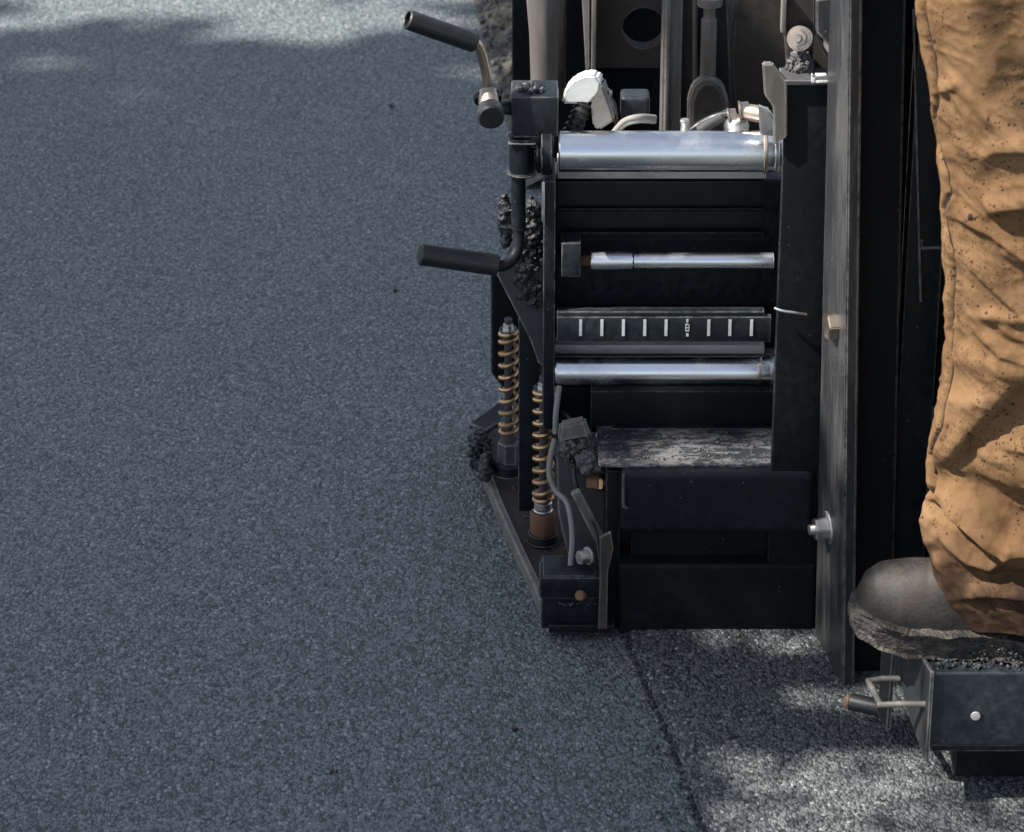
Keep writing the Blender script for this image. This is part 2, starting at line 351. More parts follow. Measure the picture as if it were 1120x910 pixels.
def tube(out, r, seg=14, caps=True):
    b = bmesh.new(); rings = []; up = None; n = len(out)
    for i, p in enumerate(out):
        tdir = (out[min(i + 1, n - 1)] - out[max(i - 1, 0)]).normalized()
        if up is None: up = tdir.orthogonal().normalized()
        up = (up - tdir * up.dot(tdir)).normalized(); sd = tdir.cross(up)
        rr = r(i / (n - 1)) if callable(r) else r
        rings.append([b.verts.new(p + up * rr * math.cos(2 * math.pi * k / seg) + sd * rr * math.sin(2 * math.pi * k / seg)) for k in range(seg)])
    for A, B in zip(rings, rings[1:]):
        for k in range(seg): b.faces.new((A[k], B[k], B[(k + 1) % seg], A[(k + 1) % seg]))
    if caps: b.faces.new(rings[0]); b.faces.new(rings[-1][::-1])
    bmesh.ops.recalc_face_normals(b, faces=b.faces); return b
def stone_template(k):
    b = bmesh.new()
    for i in range(15):
        v = Vector((rng.normal(), rng.normal(), rng.normal())).normalized() * rng.uniform(.75, 1.1); b.verts.new(v)
    res = bmesh.ops.convex_hull(b, input=b.verts[:])
    bmesh.ops.delete(b, geom=[g for g in res['geom_interior'] if isinstance(g, bmesh.types.BMVert)], context='VERTS')
    bmesh.ops.bevel(b, geom=b.edges[:], offset=.10, segments=1, affect='EDGES')
    bmesh.ops.triangulate(b, faces=b.faces[:])
    b.verts.ensure_lookup_table(); b.verts.index_update()
    V = np.array([v.co[:] for v in b.verts]); F = np.array([[v.index for v in f.verts] for f in b.faces]); b.free(); return V, F
STONES = [stone_template(k) for k in range(8)]
def pile(items):
    """items: (x, y, z, r) -> verts/faces of crumbs"""
    Vs, Fs, off = [], [], 0
    for i, (x, y, z, r) in enumerate(items):
        V, F = STONES[i % 8]; a = rng.normal(size=(3, 3)); q, _ = np.linalg.qr(a)
        W = (V * (r * np.array([1, rng.uniform(.7, 1), rng.uniform(.6, .95)]))) @ q.T + np.array([x, y, z])
        Vs.append(W); Fs.append(F + off); off += len(V)
    return np.vstack(Vs).tolist(), np.vstack(Fs).tolist()

# ------------------------------------------------------------------ the ground
def sheet(name, pts, z, mat, label, cat):
    b = bmesh.new(); b.faces.new([b.verts.new((x, y, z)) for x, y in pts]); bmesh.ops.recalc_face_normals(b, faces=b.faces)
    o = obj(name, b, mat); tag(o, label, cat, kind='structure'); return o
sheet('road', [(-600, -600), (600, -600), (600, 1500), (-600, 1500)], 0, 'road', 'rolled grey blue asphalt lane left of the seam', 'road')
# fresh mat behind the screed: a sheet with a ragged, slightly raised left edge
s0 = G(690, 705); s1 = G(772, 915); sd_ = (s1 - s0); e = []
def seam_at(y):
    k = (y - s0.y) / sd_.y
    return s0.x + sd_.x * k + 0.006 * noise.noise(Vector((0, y * 5, 3)))
b = bmesh.new(); rows = []
ys = np.arange(-2.2, 0.42, 0.006)
for y in ys:
    jit = 0.002 * noise.noise(Vector((5, y * 60, 0))) + 0.0015 * noise.noise(Vector((9, y * 170, 0)))
    x = seam_at(y) + jit
    rows.append([b.verts.new((x, y, 0.0005)), b.verts.new((x + 0.003, y, 0.006 + jit * .2)), b.verts.new((x + 0.012, y, 0.008)), b.verts.new((x + 0.05, y, 0.010)), b.verts.new((6.0, y, 0.010))])
for A, B in zip(rows, rows[1:]):
    for k in range(4): b.faces.new((A[k], A[k + 1], B[k + 1], B[k]))
bmesh.ops.recalc_face_normals(b, faces=b.faces)
tag(obj('fresh_mat', b, 'mat', smooth=True), 'coarse freshly laid asphalt mat right of the dark seam', 'asphalt mat', kind='structure')

# rough verge behind the machine, right of the far edge line
g0 = G(506, -40); g1 = G(562, 165)
b = bmesh.new(); N1, N2 = 60, 60; grid = []
for j in range(N2 + 1):
    yy = g1.y - 0.2 + (g0.y + 3.0 - g1.y + .2) * j / N2
    xe = g1.x + (g0.x - g1.x) * (yy - g1.y) / (g0.y - g1.y); row = []
    for i in range(N1 + 1):
        s_ = (i / N1) ** 1.6 * 2.6; x = xe + s_
        z = 0.004 + 0.045 * min(1, s_ / 0.06) * (0.5 + 0.9 * abs(noise.noise(Vector((x * 9, yy * 9, 0))))) if i else 0.001
        row.append(b.verts.new((x + 0.012 * noise.noise(Vector((x * 4, yy * 25, 7))), yy, z)))
    grid.append(row)
for j in range(N2):
    for i in range(N1): b.faces.new((grid[j][i], grid[j][i + 1], grid[j + 1][i + 1], grid[j + 1][i]))
bmesh.ops.recalc_face_normals(b, faces=b.faces)
tag(obj('verge', b, 'soil', smooth=True), 'rough brown verge beside the far edge of the lane', 'verge', kind='structure')
# straw and loose grit on the verge
it = []
for i in range(900):
    yy = random.uniform(g1.y, g0.y + .4); xe = g1.x + (g0.x - g1.x) * (yy - g1.y) / (g0.y - g1.y)
    it.append((xe + abs(random.gauss(0, .14)), yy, random.uniform(.01, .05), random.uniform(.003, .011)))
tag(obj('loose_grit', pile(it), 'drymix'), 'loose grit scattered over the brown verge', 'grit', kind='stuff')
b = bmesh.new()
for i in range(420):
    yy = random.uniform(g1.y + .1, g0.y + .5); xe = g1.x + (g0.x - g1.x) * (yy - g1.y) / (g0.y - g1.y)
    p = Vector((xe + abs(random.gauss(0.03, .12)), yy, .02)); a = random.uniform(0, 6.28); l = random.uniform(.03, .10)
    q = p + Vector((math.cos(a) * l * .6, math.sin(a) * l * .6, l * random.uniform(.3, 1)))
    wd = Vector((-math.sin(a), math.cos(a), 0)) * .0018
    b.faces.new([b.verts.new(x) for x in (p - wd, p + wd, q)])
tag(obj('dry_grass', b, 'straw'), 'dry grass blades sprouting along the brown verge', 'grass', kind='stuff')
# crumbs along the seam of the fresh mat
it = []
for i in range(1500):
    y = random.uniform(-1.2, 0.1); s_ = random.gauss(0, 0.0035) if random.random() < .85 else random.gauss(0, .025)
    if noise.noise(Vector((0, y * 9, 1))) < -0.1 and random.random() < .6: continue
    it.append((seam_at(y) + s_, y, random.uniform(.001, .005), random.uniform(.0014, .0042)))
tag(obj('seam_crumbs', pile(it), 'mix'), 'dark asphalt crumbs strung along the seam of the fresh mat', 'crumbs', kind='stuff')
# single crumbs lying on the rolled lane
for u, v, r, lab in ((427, 118, .0075, 'black asphalt crumb alone on the lane left below the upper crank handle'),
                (432, 319, .0055, 'small black crumb on the lane below the lower crank grip'),
                (562, 800, .0065, 'black crumb on the lane below the corner of the ski'),
                (364, 846, .0065, 'round black crumb near the bottom of the lane, well left of the seam'),
                (506, 640, .004, 'tiny dark crumb on the lane left of the ski')):
    p = G(u, v); tag(obj('asphalt_crumb', pile([(0 + p.x, p.y, r * .6, r), (p.x + r * .8, p.y + r * .5, r * .3, r * .5)]), 'mix'), lab, 'asphalt crumb')

# ------------------------------------------------------------------ the paver
PV = empty('asphalt_paver', (0.2, 0.1, 0.0))
tag(PV, 'black road paver screed with steel guide tubes, crank handles, springs and a foot step', 'road paver')
def part(name, bm, mat, parent=PV, smooth=True, label=None): return obj(name, bm, mat, parent, smooth, label)
# --- screed boxes
lb = part('lower_screed_box', pbox(677, 618, 893, 694, 0.0, 0.24, 0.007, seg=3), 'blackflat')
b = pbox(679, 515, 893, 585, 0.0, 0.14, 0.014, seg=5)
part('upper_screed_box', b, 'black')
part('recessed_web', pbox(690, 560, 893, 640, 0.03, 0.18, 0.002), 'blackflat')
zt = P(700, 516, 0).z
part('lit_ledge', pbox(610, 187, 838, 195.5, .204, .07, .001), 'ledge')  # thin pale strips painted as the lit tops of the black boxes
part('lit_ledge', pbox(607, 377.5, 836, 387, .207, .03, .001), 'ledge')
a = P(655, 500, 0.0).x; c = P(878, 500, 0.0).x
part('worn_top_plate', box(a, c, 0.012, 0.15, zt + 0.0005, zt + 0.006, 0.002), 'scuffed', label='scuffed bare metal plate on top of the upper screed box')
hb = bmesh.new()
for (pp) in (((682, 519), (682, 553)), ((682, 553), (686, 556))):
    merge(hb, rod(P(*pp[0], -0.004), P(*pp[1], -0.004), .0022, 10))
part('weld_bead', hb, 'greybrown')
part('rib', pbox(662, 515, 678, 694, 0.02, 0.12, 0.003), 'blackflat')
# back panel with lip between worn plate and lower guide tube
part('back_panel', pbox(646, 428, 848, 474, 0.135, 0.05, 0.003), 'blackflat')
part('panel_lip', pbox(668, 469, 846, 473, 0.125, 0.012, 0.0012), 'black')
# --- sliding frame between the tubes
part('frame_box', pbox(606, 197, 856, 335, 0.215, 0.075, 0.006, seg=3), 'black')
part('frame_ridge', pbox(612, 228, 835, 233, 0.205, 0.012, 0.002), 'blackflat')
part('frame_ridge', pbox(612, 254, 835, 262, 0.200, 0.018, 0.003), 'blackflat')
part('frame_box_low', pbox(606, 387, 856, 424, 0.215, 0.055, 0.004, seg=2), 'greybrown').name = 'lower_frame_box'
part('frame_back', pbox(606, 330, 856, 392, 0.235, 0.035, 0.002), 'blackflat')
# guide tubes with end collars
def guide(u0, u1, vt, vb, Y, cu, big):
    c0 = P(u0, (vt + vb) / 2, Y); c1 = P(u1, (vt + vb) / 2, Y); r = (vb - vt) / 2 / 740
    c1.z = c0.z
    tb = part('guide_tube', rod(c0, c1, r, 96, .002), 'chrome')
    for uu, ww, rr, mm in cu:
        q = P(uu, (vt + vb) / 2, Y); q.z = c0.z
        k = lathe([(0, r * .8), (0, rr * r - .0015), (.0015, rr * r), (ww - .0015, rr * r), (ww, rr * r - .0015), (ww, r * .8)], q, (1, 0, 0), 96)
        part('collar', k, mm, tb)
    return tb
guide(611, 855, 144, 187, 0.17, ((834, .006, 1.07, 'warmsteel'), (846, .007, 1.05, 'steel')), True)
guide(607, 848, 390, 421, 0.17, ((828, .006, 1.06, 'warmsteel'), (841, .008, 1.02, 'steel')), True)
# threaded spindle
c0 = P(646, 285, .17); c1 = P(692, 285, .17); c2 = P(846, 284, .17); c1.z = c2.z = c0.z
spn = part('spindle', rod(c0, c1, 9.5 / 740, 64, .001), 'chrome')
part('spindle_shaft', rod(c1 + Vector((.001, 0, 0)), c2, 8.6 / 740, 64, .001), 'chrome', spn)
part('spindle_thread', lathe([(0, 0)] + [(i * .0011, (.0085 if i % 2 else .0068)) for i in range(18)] + [(.02, 0)], P(633, 285, .17), (1, 0, 0), 32), 'rust', spn)
part('spindle_nut', box(P(614, 285, .16).x, P(635, 285, .16).x, .155, .19, P(614, 303, .155).z, P(614, 266, .155).z, .002), 'bluegrey', spn)
# scale bar
sc = part('scale_bar', merge(pbox(609, 347, 843, 374, 0.150, 0.012, 0.0015), pbox(609, 341, 836, 346, 0.152, 0.018, 0.002)), 'bluegrey')
for i, u in enumerate((635, 658.3, 681.8, 705.2, 728.5, 751.8, 775.2, 798.4, 822)):
    if i == 5:
        tb = bmesh.new()
        for vv in (351, 366.5): merge(tb, pbox(u - 1.3, vv - 1.6, u + 1.3, vv + 1.6, .1488, .0014, .0))
        for du, v0_, v1_ in ((-2.2, 355, 362.5), (1.2, 355, 362.5)): merge(tb, pbox(u + du, v0_, u + du + 1, v1_, .1488, .0014, 0))
        for vv in (355, 358.6, 362): merge(tb, pbox(u - 1.2, vv - .5, u + 1.2, vv + .5, .1486, .0014, 0))
        part('centre_mark', tb, 'tick', sc, False)
    else: part('scale_mark', pbox(u - 1.6, 350, u + 1.6, 367.5, .1488, .0014, 0), 'tick', sc, False)
# --- end plate left of the tubes
pl = part('end_plate', pbox(594, 198, 607, 470, 0.155, 0.09, 0.002), 'black')
part('worn_edge', pbox(592.5, 199, 596, 243, 0.150, 0.004, 0.001), 'steel', pl, label='bare chipped metal edge near the top of the end plate')
part('end_plate_ear', merge(lathe([(0, 0), (0, .030), (.014, .030), (.016, .028), (.016, 0)], P(592, 168, .17), (1, 0, 0), 48), lathe([(0, 0), (0, .012), (.006, .012), (.006, 0)], P(587, 168, .17), (1, 0, 0), 24)), 'black', pl)
part('gusset', prism([P(*q, .245) for q in ((543, 300), (548, 288), (597, 288), (597, 402), (589, 398), (580, 372))], .008, (0, 1, 0)), 'greybrown')
part('spring_housing', prism([P(*q, .50) for q in ((537, 300), (562, 300), (600, 420), (600, 520), (572, 520), (562, 440), (537, 408))], .05, (0, 1, 0), .002), 'blackflat')
part('mounting_post', pbox(567, 330, 592, 560, .285, .03, .002), 'black')
part('lower_bracket', pbox(608, 424, 648, 470, .20, .04, .003), 'blackflat')
# --- gearbox block and vertical shaft
gb = part('gearbox', merge(pbox(559, 106, 611, 150, .17, .07, .004), pbox(562, 147, 607, 163, .175, .06, .006)), 'bluegrey')
part('shaft_sleeve', lathe([(0, 0), (0, .017), (.002, .021), (.004, .0215), (.006, .0185), (.054, .0185), (.057, .0225), (.060, .0225), (.062, .018), (.062, 0)], P(571, 191, .19), (0, 0, 1), 48), 'black')
part('sleeve_cap', box(P(556, 150, .19).x, P(586, 150, .19).x, .17, .21, P(556, 153, .19).z, P(556, 151, .19).z, .0006), 'steel')
part('shaft', rod(P(567, 192, .19), P(567, 250, .19), .0105, 32), 'black')
# crank arms and grips
ua = P(522, 49, .17); 
uc = part('upper_crank', sweep([P(512, 44, .16), P(520, 47, .165), P(526, 56, .17), P(530, 72, .175), P(533, 88, .178), P(535, 104, .18)], .0072, 20), 'warmsteel')
part('grip', rod(P(445, 21, .14), P(520, 47, .165), .0142, 40, .002, hollow=.0105), 'rubber', uc)
part('knuckle', rod(P(533, 100, .17), P(537, 127, .14), .0145, 40, .002), 'warmsteel', uc)
part('knuckle_ring', lathe([(0, .012), (0, .0195), (.004, .0205), (.008, .0195), (.008, .012)], P(533, 104, .174), P(537, 127, .14) - P(533, 100, .17), 40), 'black', uc)
part('knuckle_cap', rod(P(536, 120, .135), P(537.3, 129, .112), .0188, 48, .003), 'rubber', uc)
part('input_shaft', rod(P(540, 118, .165), P(562, 118, .19), .010, 28), 'bluegrey', uc)
lc = part('lower_crank', sweep([P(567, 240, .19), P(567, 262, .188), P(564, 278, .18), P(555, 288, .17), P(545, 291, .165), P(532, 289, .16)], .0085, 20), 'black')
part('grip', rod(P(459, 278, .14), P(544, 290, .162), .0158, 44, .002, hollow=0), 'rubber', lc)
# --- springs
def spring(uc_, vt, vb, Y, r, wr, pitch, low):
    top = P(uc_, vt, Y); bot = P(uc_, vb, Y); n = (top.z - bot.z) / pitch; pts = []
    N = int(n * 28)
    for i in range(N + 1):
        k = i / N; a = 2 * math.pi * n * k + 1
        kk = k
        if k < .12: kk = k * .55
        elif k > .88: kk = 1 - (1 - k) * .55
        else: kk = .066 + (k - .12) / .76 * .868
        pts.append(Vector((bot.x + r * math.cos(a), Y + r * math.sin(a), bot.z + (top.z - bot.z) * kk)))
    s = part('spring', tube(pts, wr, 10), 'copper')
    part('spring_bolt', rod((bot.x, Y, bot.z - .02), (bot.x, Y, top.z + .022), r * .48, 24), 'greybrown', s)
    part('spring_seat', lathe([(0, 0), (0, r * 1.1), (.004, r * 1.15), (.004, r * .7), (.012, r * .62), (.016, 0)], (bot.x, Y, top.z), (0, 0, 1), 32), 'steel', s)
    return s, bot
s1, b1 = spring(556, 362, 474, .44, .0124, .0036, .0178, 0)
part('spring_nut', merge(hexnut(b1 + Vector((0, 0, -.048)), (0, 0, 1), .030, .034, rot=.2), rod(b1 + Vector((0, 0, -.014)), b1, .012, 32)), 'greybrown', s1)
part('foot_boss', lathe([(0, 0), (0, .023), (.016, .022), (.02, .018), (.02, 0)], b1 + Vector((0, 0, -.068)), (0, 0, 1), 40), 'black', s1)
s2, b2 = spring(594, 426, 548, .245, .0132, .0038, .0172, 0)
part('spring_nut', merge(rod(b2 + Vector((0, 0, -.012)), b2, .0135, 40), rod(b2 + Vector((0, 0, -.017)), b2 + Vector((0, 0, -.013)), .0145, 40)), 'steel', s2)
part('rusty_collar', lathe([(0, 0), (0, .018), (.003, .0195), (.035, .0195), (.037, .018), (.037, 0)], b2 + Vector((0, 0, -.054)), (0, 0, 1), 48), 'rust', s2, label='rusty orange collar under the front spring')
part('foot_boss', lathe([(0, 0), (0, .024), (.014, .022), (.014, 0)], b2 + Vector((0, 0, -.067)), (0, 0, 1), 40), 'black', s2)
# --- ski under the springs
zs = .020
edge = [(513, 466), (519, 492), (528, 522), (545, 566), (566, 612), (584, 650), (600, 690)]
ee = [G(u, v - 8, zs) for u, v in edge]
right = [G(668, 682, zs), G(655, 560, zs), G(608, 466, zs)]
ski = part('ski', prism(ee + right, .017, (0, 0, -1), .003), 'darkbrown')
part('ski_side', prism([p + Vector((-.002, 0, .007)) for p in ee] + [p + Vector((.010, 0, .007)) for p in ee[::-1]], .025, (0, 0, -1), .002), 'dusty', ski)
part('ski_nose', prism([G(513, 470, .04), G(545, 448, .06), G(560, 440, .06), G(556, 462, .05), G(530, 478, .045)], .012, (0, 0, 1), .002), 'bluegrey', ski)
part('front_block', merge(pbox(592, 634, 660, 688, -.01, .07, .004), pbox(590, 632, 656, 655, -.016, .05, .003)), 'black')
part('block_cap', pbox(594, 630, 652, 634, -.012, .062, .001), 'bluegrey')
part('stop_plate', prism([P(*q, -.028) for q in ((656, 588), (668, 582), (671, 600), (665, 625), (664, 688), (654, 688), (656, 640))], .006, (0, 1, 0), .001), 'darkbrown', label='thin brown plate between the ski block and the screed boxes')
part('foot_sheet', pbox(600, 684, 672, 693, -.02, .08, .002), 'blackflat')
part('side_web', prism([P(*q, .12) for q in ((608, 475), (640, 470), (668, 530), (668, 690), (640, 690), (610, 560))], .02, (0, 1, 0), .002), 'greybrown')
part('web_lump', prism([P(*q, .085) for q in ((612, 466), (640, 460), (646, 478), (610, 484))], .02, (0, 1, 0), .004), 'dusty')
part('web_brace', prism([P(*q, .07) for q in ((624, 540), (634, 536), (668, 600), (660, 610))], .01, (0, 1, 0), .002), 'dusty')
part('bolt', hexnut(P(643, 527, .09), (1, -.25, .05), .021, .018, stud=.006), 'rust', label='rusty nut beside the upper screed box')
part('bolt', hexnut(P(655, 527, .09), (1, -.25, .05), .024, .008), 'copper')
part('bolt', hexnut(P(644, 608, .01), (-1, -.6, .1), .019, .014, washer=.0135), 'steel')
part('bolt', hexnut(P(637, 651, -.018), (-.5, -1, .5), .0145, .011, rot=.1), 'rust', label='tan rusty nut on the face of the ski block')
# control cable
part('control_cable', sweep([P(612, 422, .15), P(608, 452, .13), P(607, 478, .12), P(602, 500, .11), P(601, 520, .10), P(608, 537, .09), P(619, 548, .07), P(624, 565, .05), P(626, 590, .03), P(624, 618, .02)], .0042, 12), 'cable')
part('wire', sweep([P(612, 468, .13), P(622, 500, .12), P(636, 545, .09), P(652, 584, .06), P(656, 620, .03)], .0022, 8), 'rubber')
part('wire', sweep([P(600, 440, .20), P(618, 452, .17), P(634, 476, .14), P(628, 520, .10), P(640, 560, .08)], .003, 8), 'rubber')
part('cable_tie', lathe([(0, .0035), (0, .0065), (.005, .0065), (.005, .0035)], P(607, 477, .12), (0, -.1, 1), 20), 'rubber')
# --- right side panel, blade and body
part('side_panel', pbox(848, 93, 912, 690, 0.004, 0.018, 0.002), 'blackflat')
part('side_filler', pbox(914, -60, 985, 690, 0.012, 0.018, 0.002), 'blackflat')
part('panel_cap', pbox(855, 88, 908, 93, -.003, .05, .001), 'greybrown')
part('brace_fin', prism([P(*q, -.004) for q in ((834, 70), (845, 70), (861, 90), (861, 150), (846, 160), (846, 118), (836, 104))], .012, (0, 1, 0), .002), 'dusty')
part('small_hook', sweep([P(847, 337, -.006), P(856, 340, -.010), P(870, 342, -.010), P(882, 344, -.006)], .0022, 10), 'steel')
part('clip', merge(pbox(888, 82, 892, 91, -.012, .008, .0006), merge(pbox(888, 82, 904, 84.5, -.012, .008, .0006), pbox(892, 88, 906, 91, -.012, .008, .0006))), 'white', label='small white clip on top of the side panel')
bk = G(891, 700); fr = G(921, 756); d_ = (fr - bk); d_.z = 0; nrm = Vector((d_.y, -d_.x, 0)).normalized()
if nrm.x > 0: nrm = -nrm
ztop = 1.55
bt = P(908, -40, bk.y); ft = P(929, -40, fr.y); bt2 = bt; 
nrm = (fr - bk).cross(bt - bk).normalized()
if nrm.x > 0: nrm = -nrm
lz = Vector((0, 0, .004))
bl = part('blade', prism([bk + lz, fr + lz, fr + (ft - fr) * 1.25, bk + (bt - bk) * 1.25], .018, -nrm, .0025), 'steelplate', label='tall worn steel end blade with bolts')
def on_blade(u, v):
    # point where the sight line meets the blade face
    d = ray(u, v); t_ = (bk - CAM).dot(nrm) / d.dot(nrm); return CAM + d * t_
part('bolt', hexnut(on_blade(920, 356) , nrm, .034, .018, washer=.026, wt=.003), 'warmsteel', bl)
part('bolt', hexnut(on_blade(908, 577), nrm, .029, .018, washer=.024, wt=.005, stud=.008), 'steel', bl)
part('blade_bracket', prism([P(*q, -.02) for q in ((893, 0), (945, -10), (945, 100), (918, 100), (918, 68), (905, 48), (893, 36))], .02, (0, 1, 0), .002), 'steelplate')
part('bolt', merge(hexnut(P(875, 42, .03), (-.25, -1, .35), .020, .012, washer=.0175, wt=.004, stud=.006), lathe([(0, 0), (0, .015), (.006, .0145), (.006, 0)], P(875, 42, .03), (-.25, -1, .35), 40)), 'warmsteel')
part('bolt_lug', prism([P(*q, .05) for q in ((855, -10), (892, -10), (892, 36), (905, 60), (918, 72), (918, 92), (862, 92), (858, 40))], .02, (0, 1, 0), .002), 'darkbrown')
part('lug_edge', pbox(855, -8, 860, 36, .04, .02, .001), 'dusty')
# tall black body right of the blade
zt = 1.6
def wall(u0, u1, Y, dep, vb, mat, name):
    a = P(u0, vb, Y); c = P(u1, vb, Y); return part(name, box(a.x, c.x, Y, Y + dep, max(.003, a.z), zt, .003), mat)
part('body_panel', prism([P(*q, -.12) for q in ((929, 750), (975, 752), (992, -60), (936, -60))], .02, (0, 1, 0), .002), 'blackflat')
wall(966, 1003, -.10, .05, 745, 'black', 'body_panel')
wall(1001, 1190, -.04, .06, 735, 'blackflat', 'body_panel')
part('panel_seam', rod(P(999, 10, -.104), P(1007, 330, -.104), .0016, 8), 'greybrown')
part('small_bracket', sweep([P(1008, 262, -.10), P(1008, 271, -.10), P(1014, 271, -.10), P(1034, 271, -.10)], .0022, 8), 'greybrown')
part('heat_shield', pbox(1004, 272, 1060, 330, -.09, .03, .002), 'blackflat')
# --- background: tow arm, columns and clevis rod of the tractor
part('rubber_column', lathe([(0, 0), (0, .020), (.10, .023), (.16, .028), (.24, .030), (.5, .030), (.5, 0)], P(595, 104, .62), (0, 0, 1), 48), 'dusty').scale = (1, 1, 1)
part('column_plate', pbox(604, -40, 619, 110, .66, .03, .003), 'darkbrown')
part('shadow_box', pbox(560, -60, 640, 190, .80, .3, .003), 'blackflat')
part('guard_strip', prism([P(*q, .60) for q in ((635, -30), (645, -30), (645, 85), (641, 85))], .02, (0, 1, 0), .001), 'dusty')
part('guard_strip', pbox(647, -30, 652, 86, .60, .02, .001), 'dusty')
b = bmesh.new()      # panel with a round opening
q0 = P(646, -30, .64); q1 = P(730, 74, .64); hc = P(704, 31, .64); hr = .033; ring = []; outer = []
NN = 64
for i in range(NN):
    a = 2 * math.pi * i / NN; dx, dz_ = math.cos(a), math.sin(a)
    ring.append(Vector((hc.x + hr * dx, .64, hc.z + hr * dz_)))
    tx = ((q1.x - hc.x) / dx if dx > 0 else (q0.x - hc.x) / dx) if abs(dx) > 1e-6 else 9
    tz = ((q0.z - hc.z) / dz_ if dz_ > 0 else (q1.z - hc.z) / dz_) if abs(dz_) > 1e-6 else 9
    k = min(tx, tz); outer.append(Vector((hc.x + k * dx, .64, hc.z + k * dz_)))
vr = [b.verts.new(p) for p in ring]; vo_ = [b.verts.new(p) for p in outer]; vr2 = [b.verts.new(p + Vector((0, .03, 0))) for p in ring]
for i in range(NN):
    j = (i + 1) % NN; b.faces.new((vr[i], vo_[i], vo_[j], vr[j])); b.faces.new((vr[i], vr[j], vr2[j], vr2[i]))
bmesh.ops.recalc_face_normals(b, faces=b.faces)
part('holed_panel', b, 'darkbrown', smooth=False)
part('inner_body', pbox(640, -60, 900, 200, .95, .3, .003), 'blackflat')
part('frame_post', merge(pbox(724, -30, 746, 160, .56, .05, .004), pbox(728, -30, 732, 150, .552, .01, .002)), 'dusty')
part('frame_post', pbox(746, -30, 760, 160, .60, .05, .004), 'darkbrown')
part('rear_panel', pbox(756, -30, 812, 160, .66, .02, .003), 'greybrown')
part('rear_wedge', prism([P(*q, .645) for q in ((793, -30), (812, -30), (806, 20), (799, 62), (806, 120), (800, 150))], .01, (0, 1, 0), .001), 'dusty')
part('rear_plate', prism([P(*q, .60) for q in ((808, -30), (862, -30), (862, 150), (806, 150), (800, 60))], .02, (0, 1, 0), .002), 'darkbrown')
r0 = P(774, 84, .56)
rd = part('lift_rod', lathe([(0, 0), (0, .011), (.002, .012), (.092, .012), (.095, .009), (.115, .009), (.115, .019), (.118, .0195), (.125, .0195), (.128, .019), (.128, .0085), (.4, .0085), (.4, 0)], r0, (0, 0, 1), 40), 'dusty')
part('clevis', prism([P(*q, .54) for q in ((752, 150), (752, 110), (757, 94), (768, 85), (780, 85), (791, 93), (797, 110), (799, 150))], .018, (0, 1, 0), .003), 'dusty', rd)
part('clevis_inset', prism([P(*q, .536) for q in ((758, 146), (758, 112), (763, 99), (771, 92), (780, 93), (788, 101), (792, 118), (793, 146))], .003, (0, 1, 0), .001), 'darkbrown', rd)
part('side_rod', rod(P(760, -20, .57), P(760, 110, .57), .004, 16), 'dusty')
# --- connector, hoses and fittings sitting behind the upper tube
el = part('elbow_connector', prism([P(*q, .20) for q in ((614, 114), (617, 98), (626, 88), (640, 82), (652, 83), (658, 90), (656, 102), (645, 114))], .035, (0.15, 1, -.1), .0035), 'white', label='white elbow cable connector')
part('connector_body', prism([P(*q, .197) for q in ((646, 113), (658, 90), (668, 118), (672, 132), (655, 143), (648, 138))], .035, (0.15, 1, -.1), .003), 'cable', el)
hp = []
for i in range(26): hp.append((i * .0024, .0135 if i % 4 < 2 else .0108))
part('ribbed_hose', lathe([(0, 0)] + hp + [(.064, 0)], P(622, 152, .21), P(640, 112, .21) - P(622, 152, .21), 32), 'rubber', el)
part('connector_screw', hexnut(P(664, 102, .22), (.5, -1, .6), .012, .006, stud=.003), 'steel', el)
part('sensor_box', pbox(679, 107, 711, 132, .24, .04, .006, seg=3), 'bluegrey')
for k, (dv, mm) in enumerate(((0, 'cable'), (4, 'steel'))):
    part('hose', sweep([P(664, 160 + dv, .2), P(672, 144 + dv, .2), P(684, 132 + dv, .2), P(700, 128 + dv, .2), P(716, 129 + dv, .22)], .0046 - .001 * k, 12), mm)
for k, c_ in enumerate(((664, 100, 676, 140), (661, 104, 674, 146))):
    part('wire', sweep([P(c_[0], c_[1], .23), P((c_[0] + c_[2]) / 2 + 3, (c_[1] + c_[3]) / 2 - 6, .215), P(c_[2], c_[3], .21)], .0012, 8), 'rust')
part('hose_arm', rod(P(752, 150, .2), P(796, 124, .22), .007, 20), 'greybrown')
part('fitting', merge(hexnut(P(796, 128, .21), (1, 0, .2), .020, .010, washer=.013), merge(hexnut(P(808, 122, .21), (1, 0, .1), .024, .012, washer=.015), rod(P(815, 122, .21), P(838, 126, .19), .012, 28))), 'warmsteel')
part('fitting_hose', sweep([P(742, 158, .22), P(760, 140, .22), P(782, 128, .22), P(800, 124, .21)], .0055, 12), 'rubber')
part('fitting_ball', lathe([(.018 * (1 - math.cos(a)), .018 * math.sin(a)) for a in np.linspace(0, math.pi, 16)], P(792, 142, .21), (1, 0, .3), 32), 'steel')
part('grease_nipple', merge(rod(P(749, 148, .2), P(749, 132, .2), .006, 20), hexnut(P(749, 134, .2), (0, 0, 1), .013, .005)), 'steel')
part('collar_bracket', prism([P(*q, .13) for q in ((829, 116), (842, 122), (852, 140), (852, 150), (832, 148))], .012, (0, 1, 0), .002), 'steel')
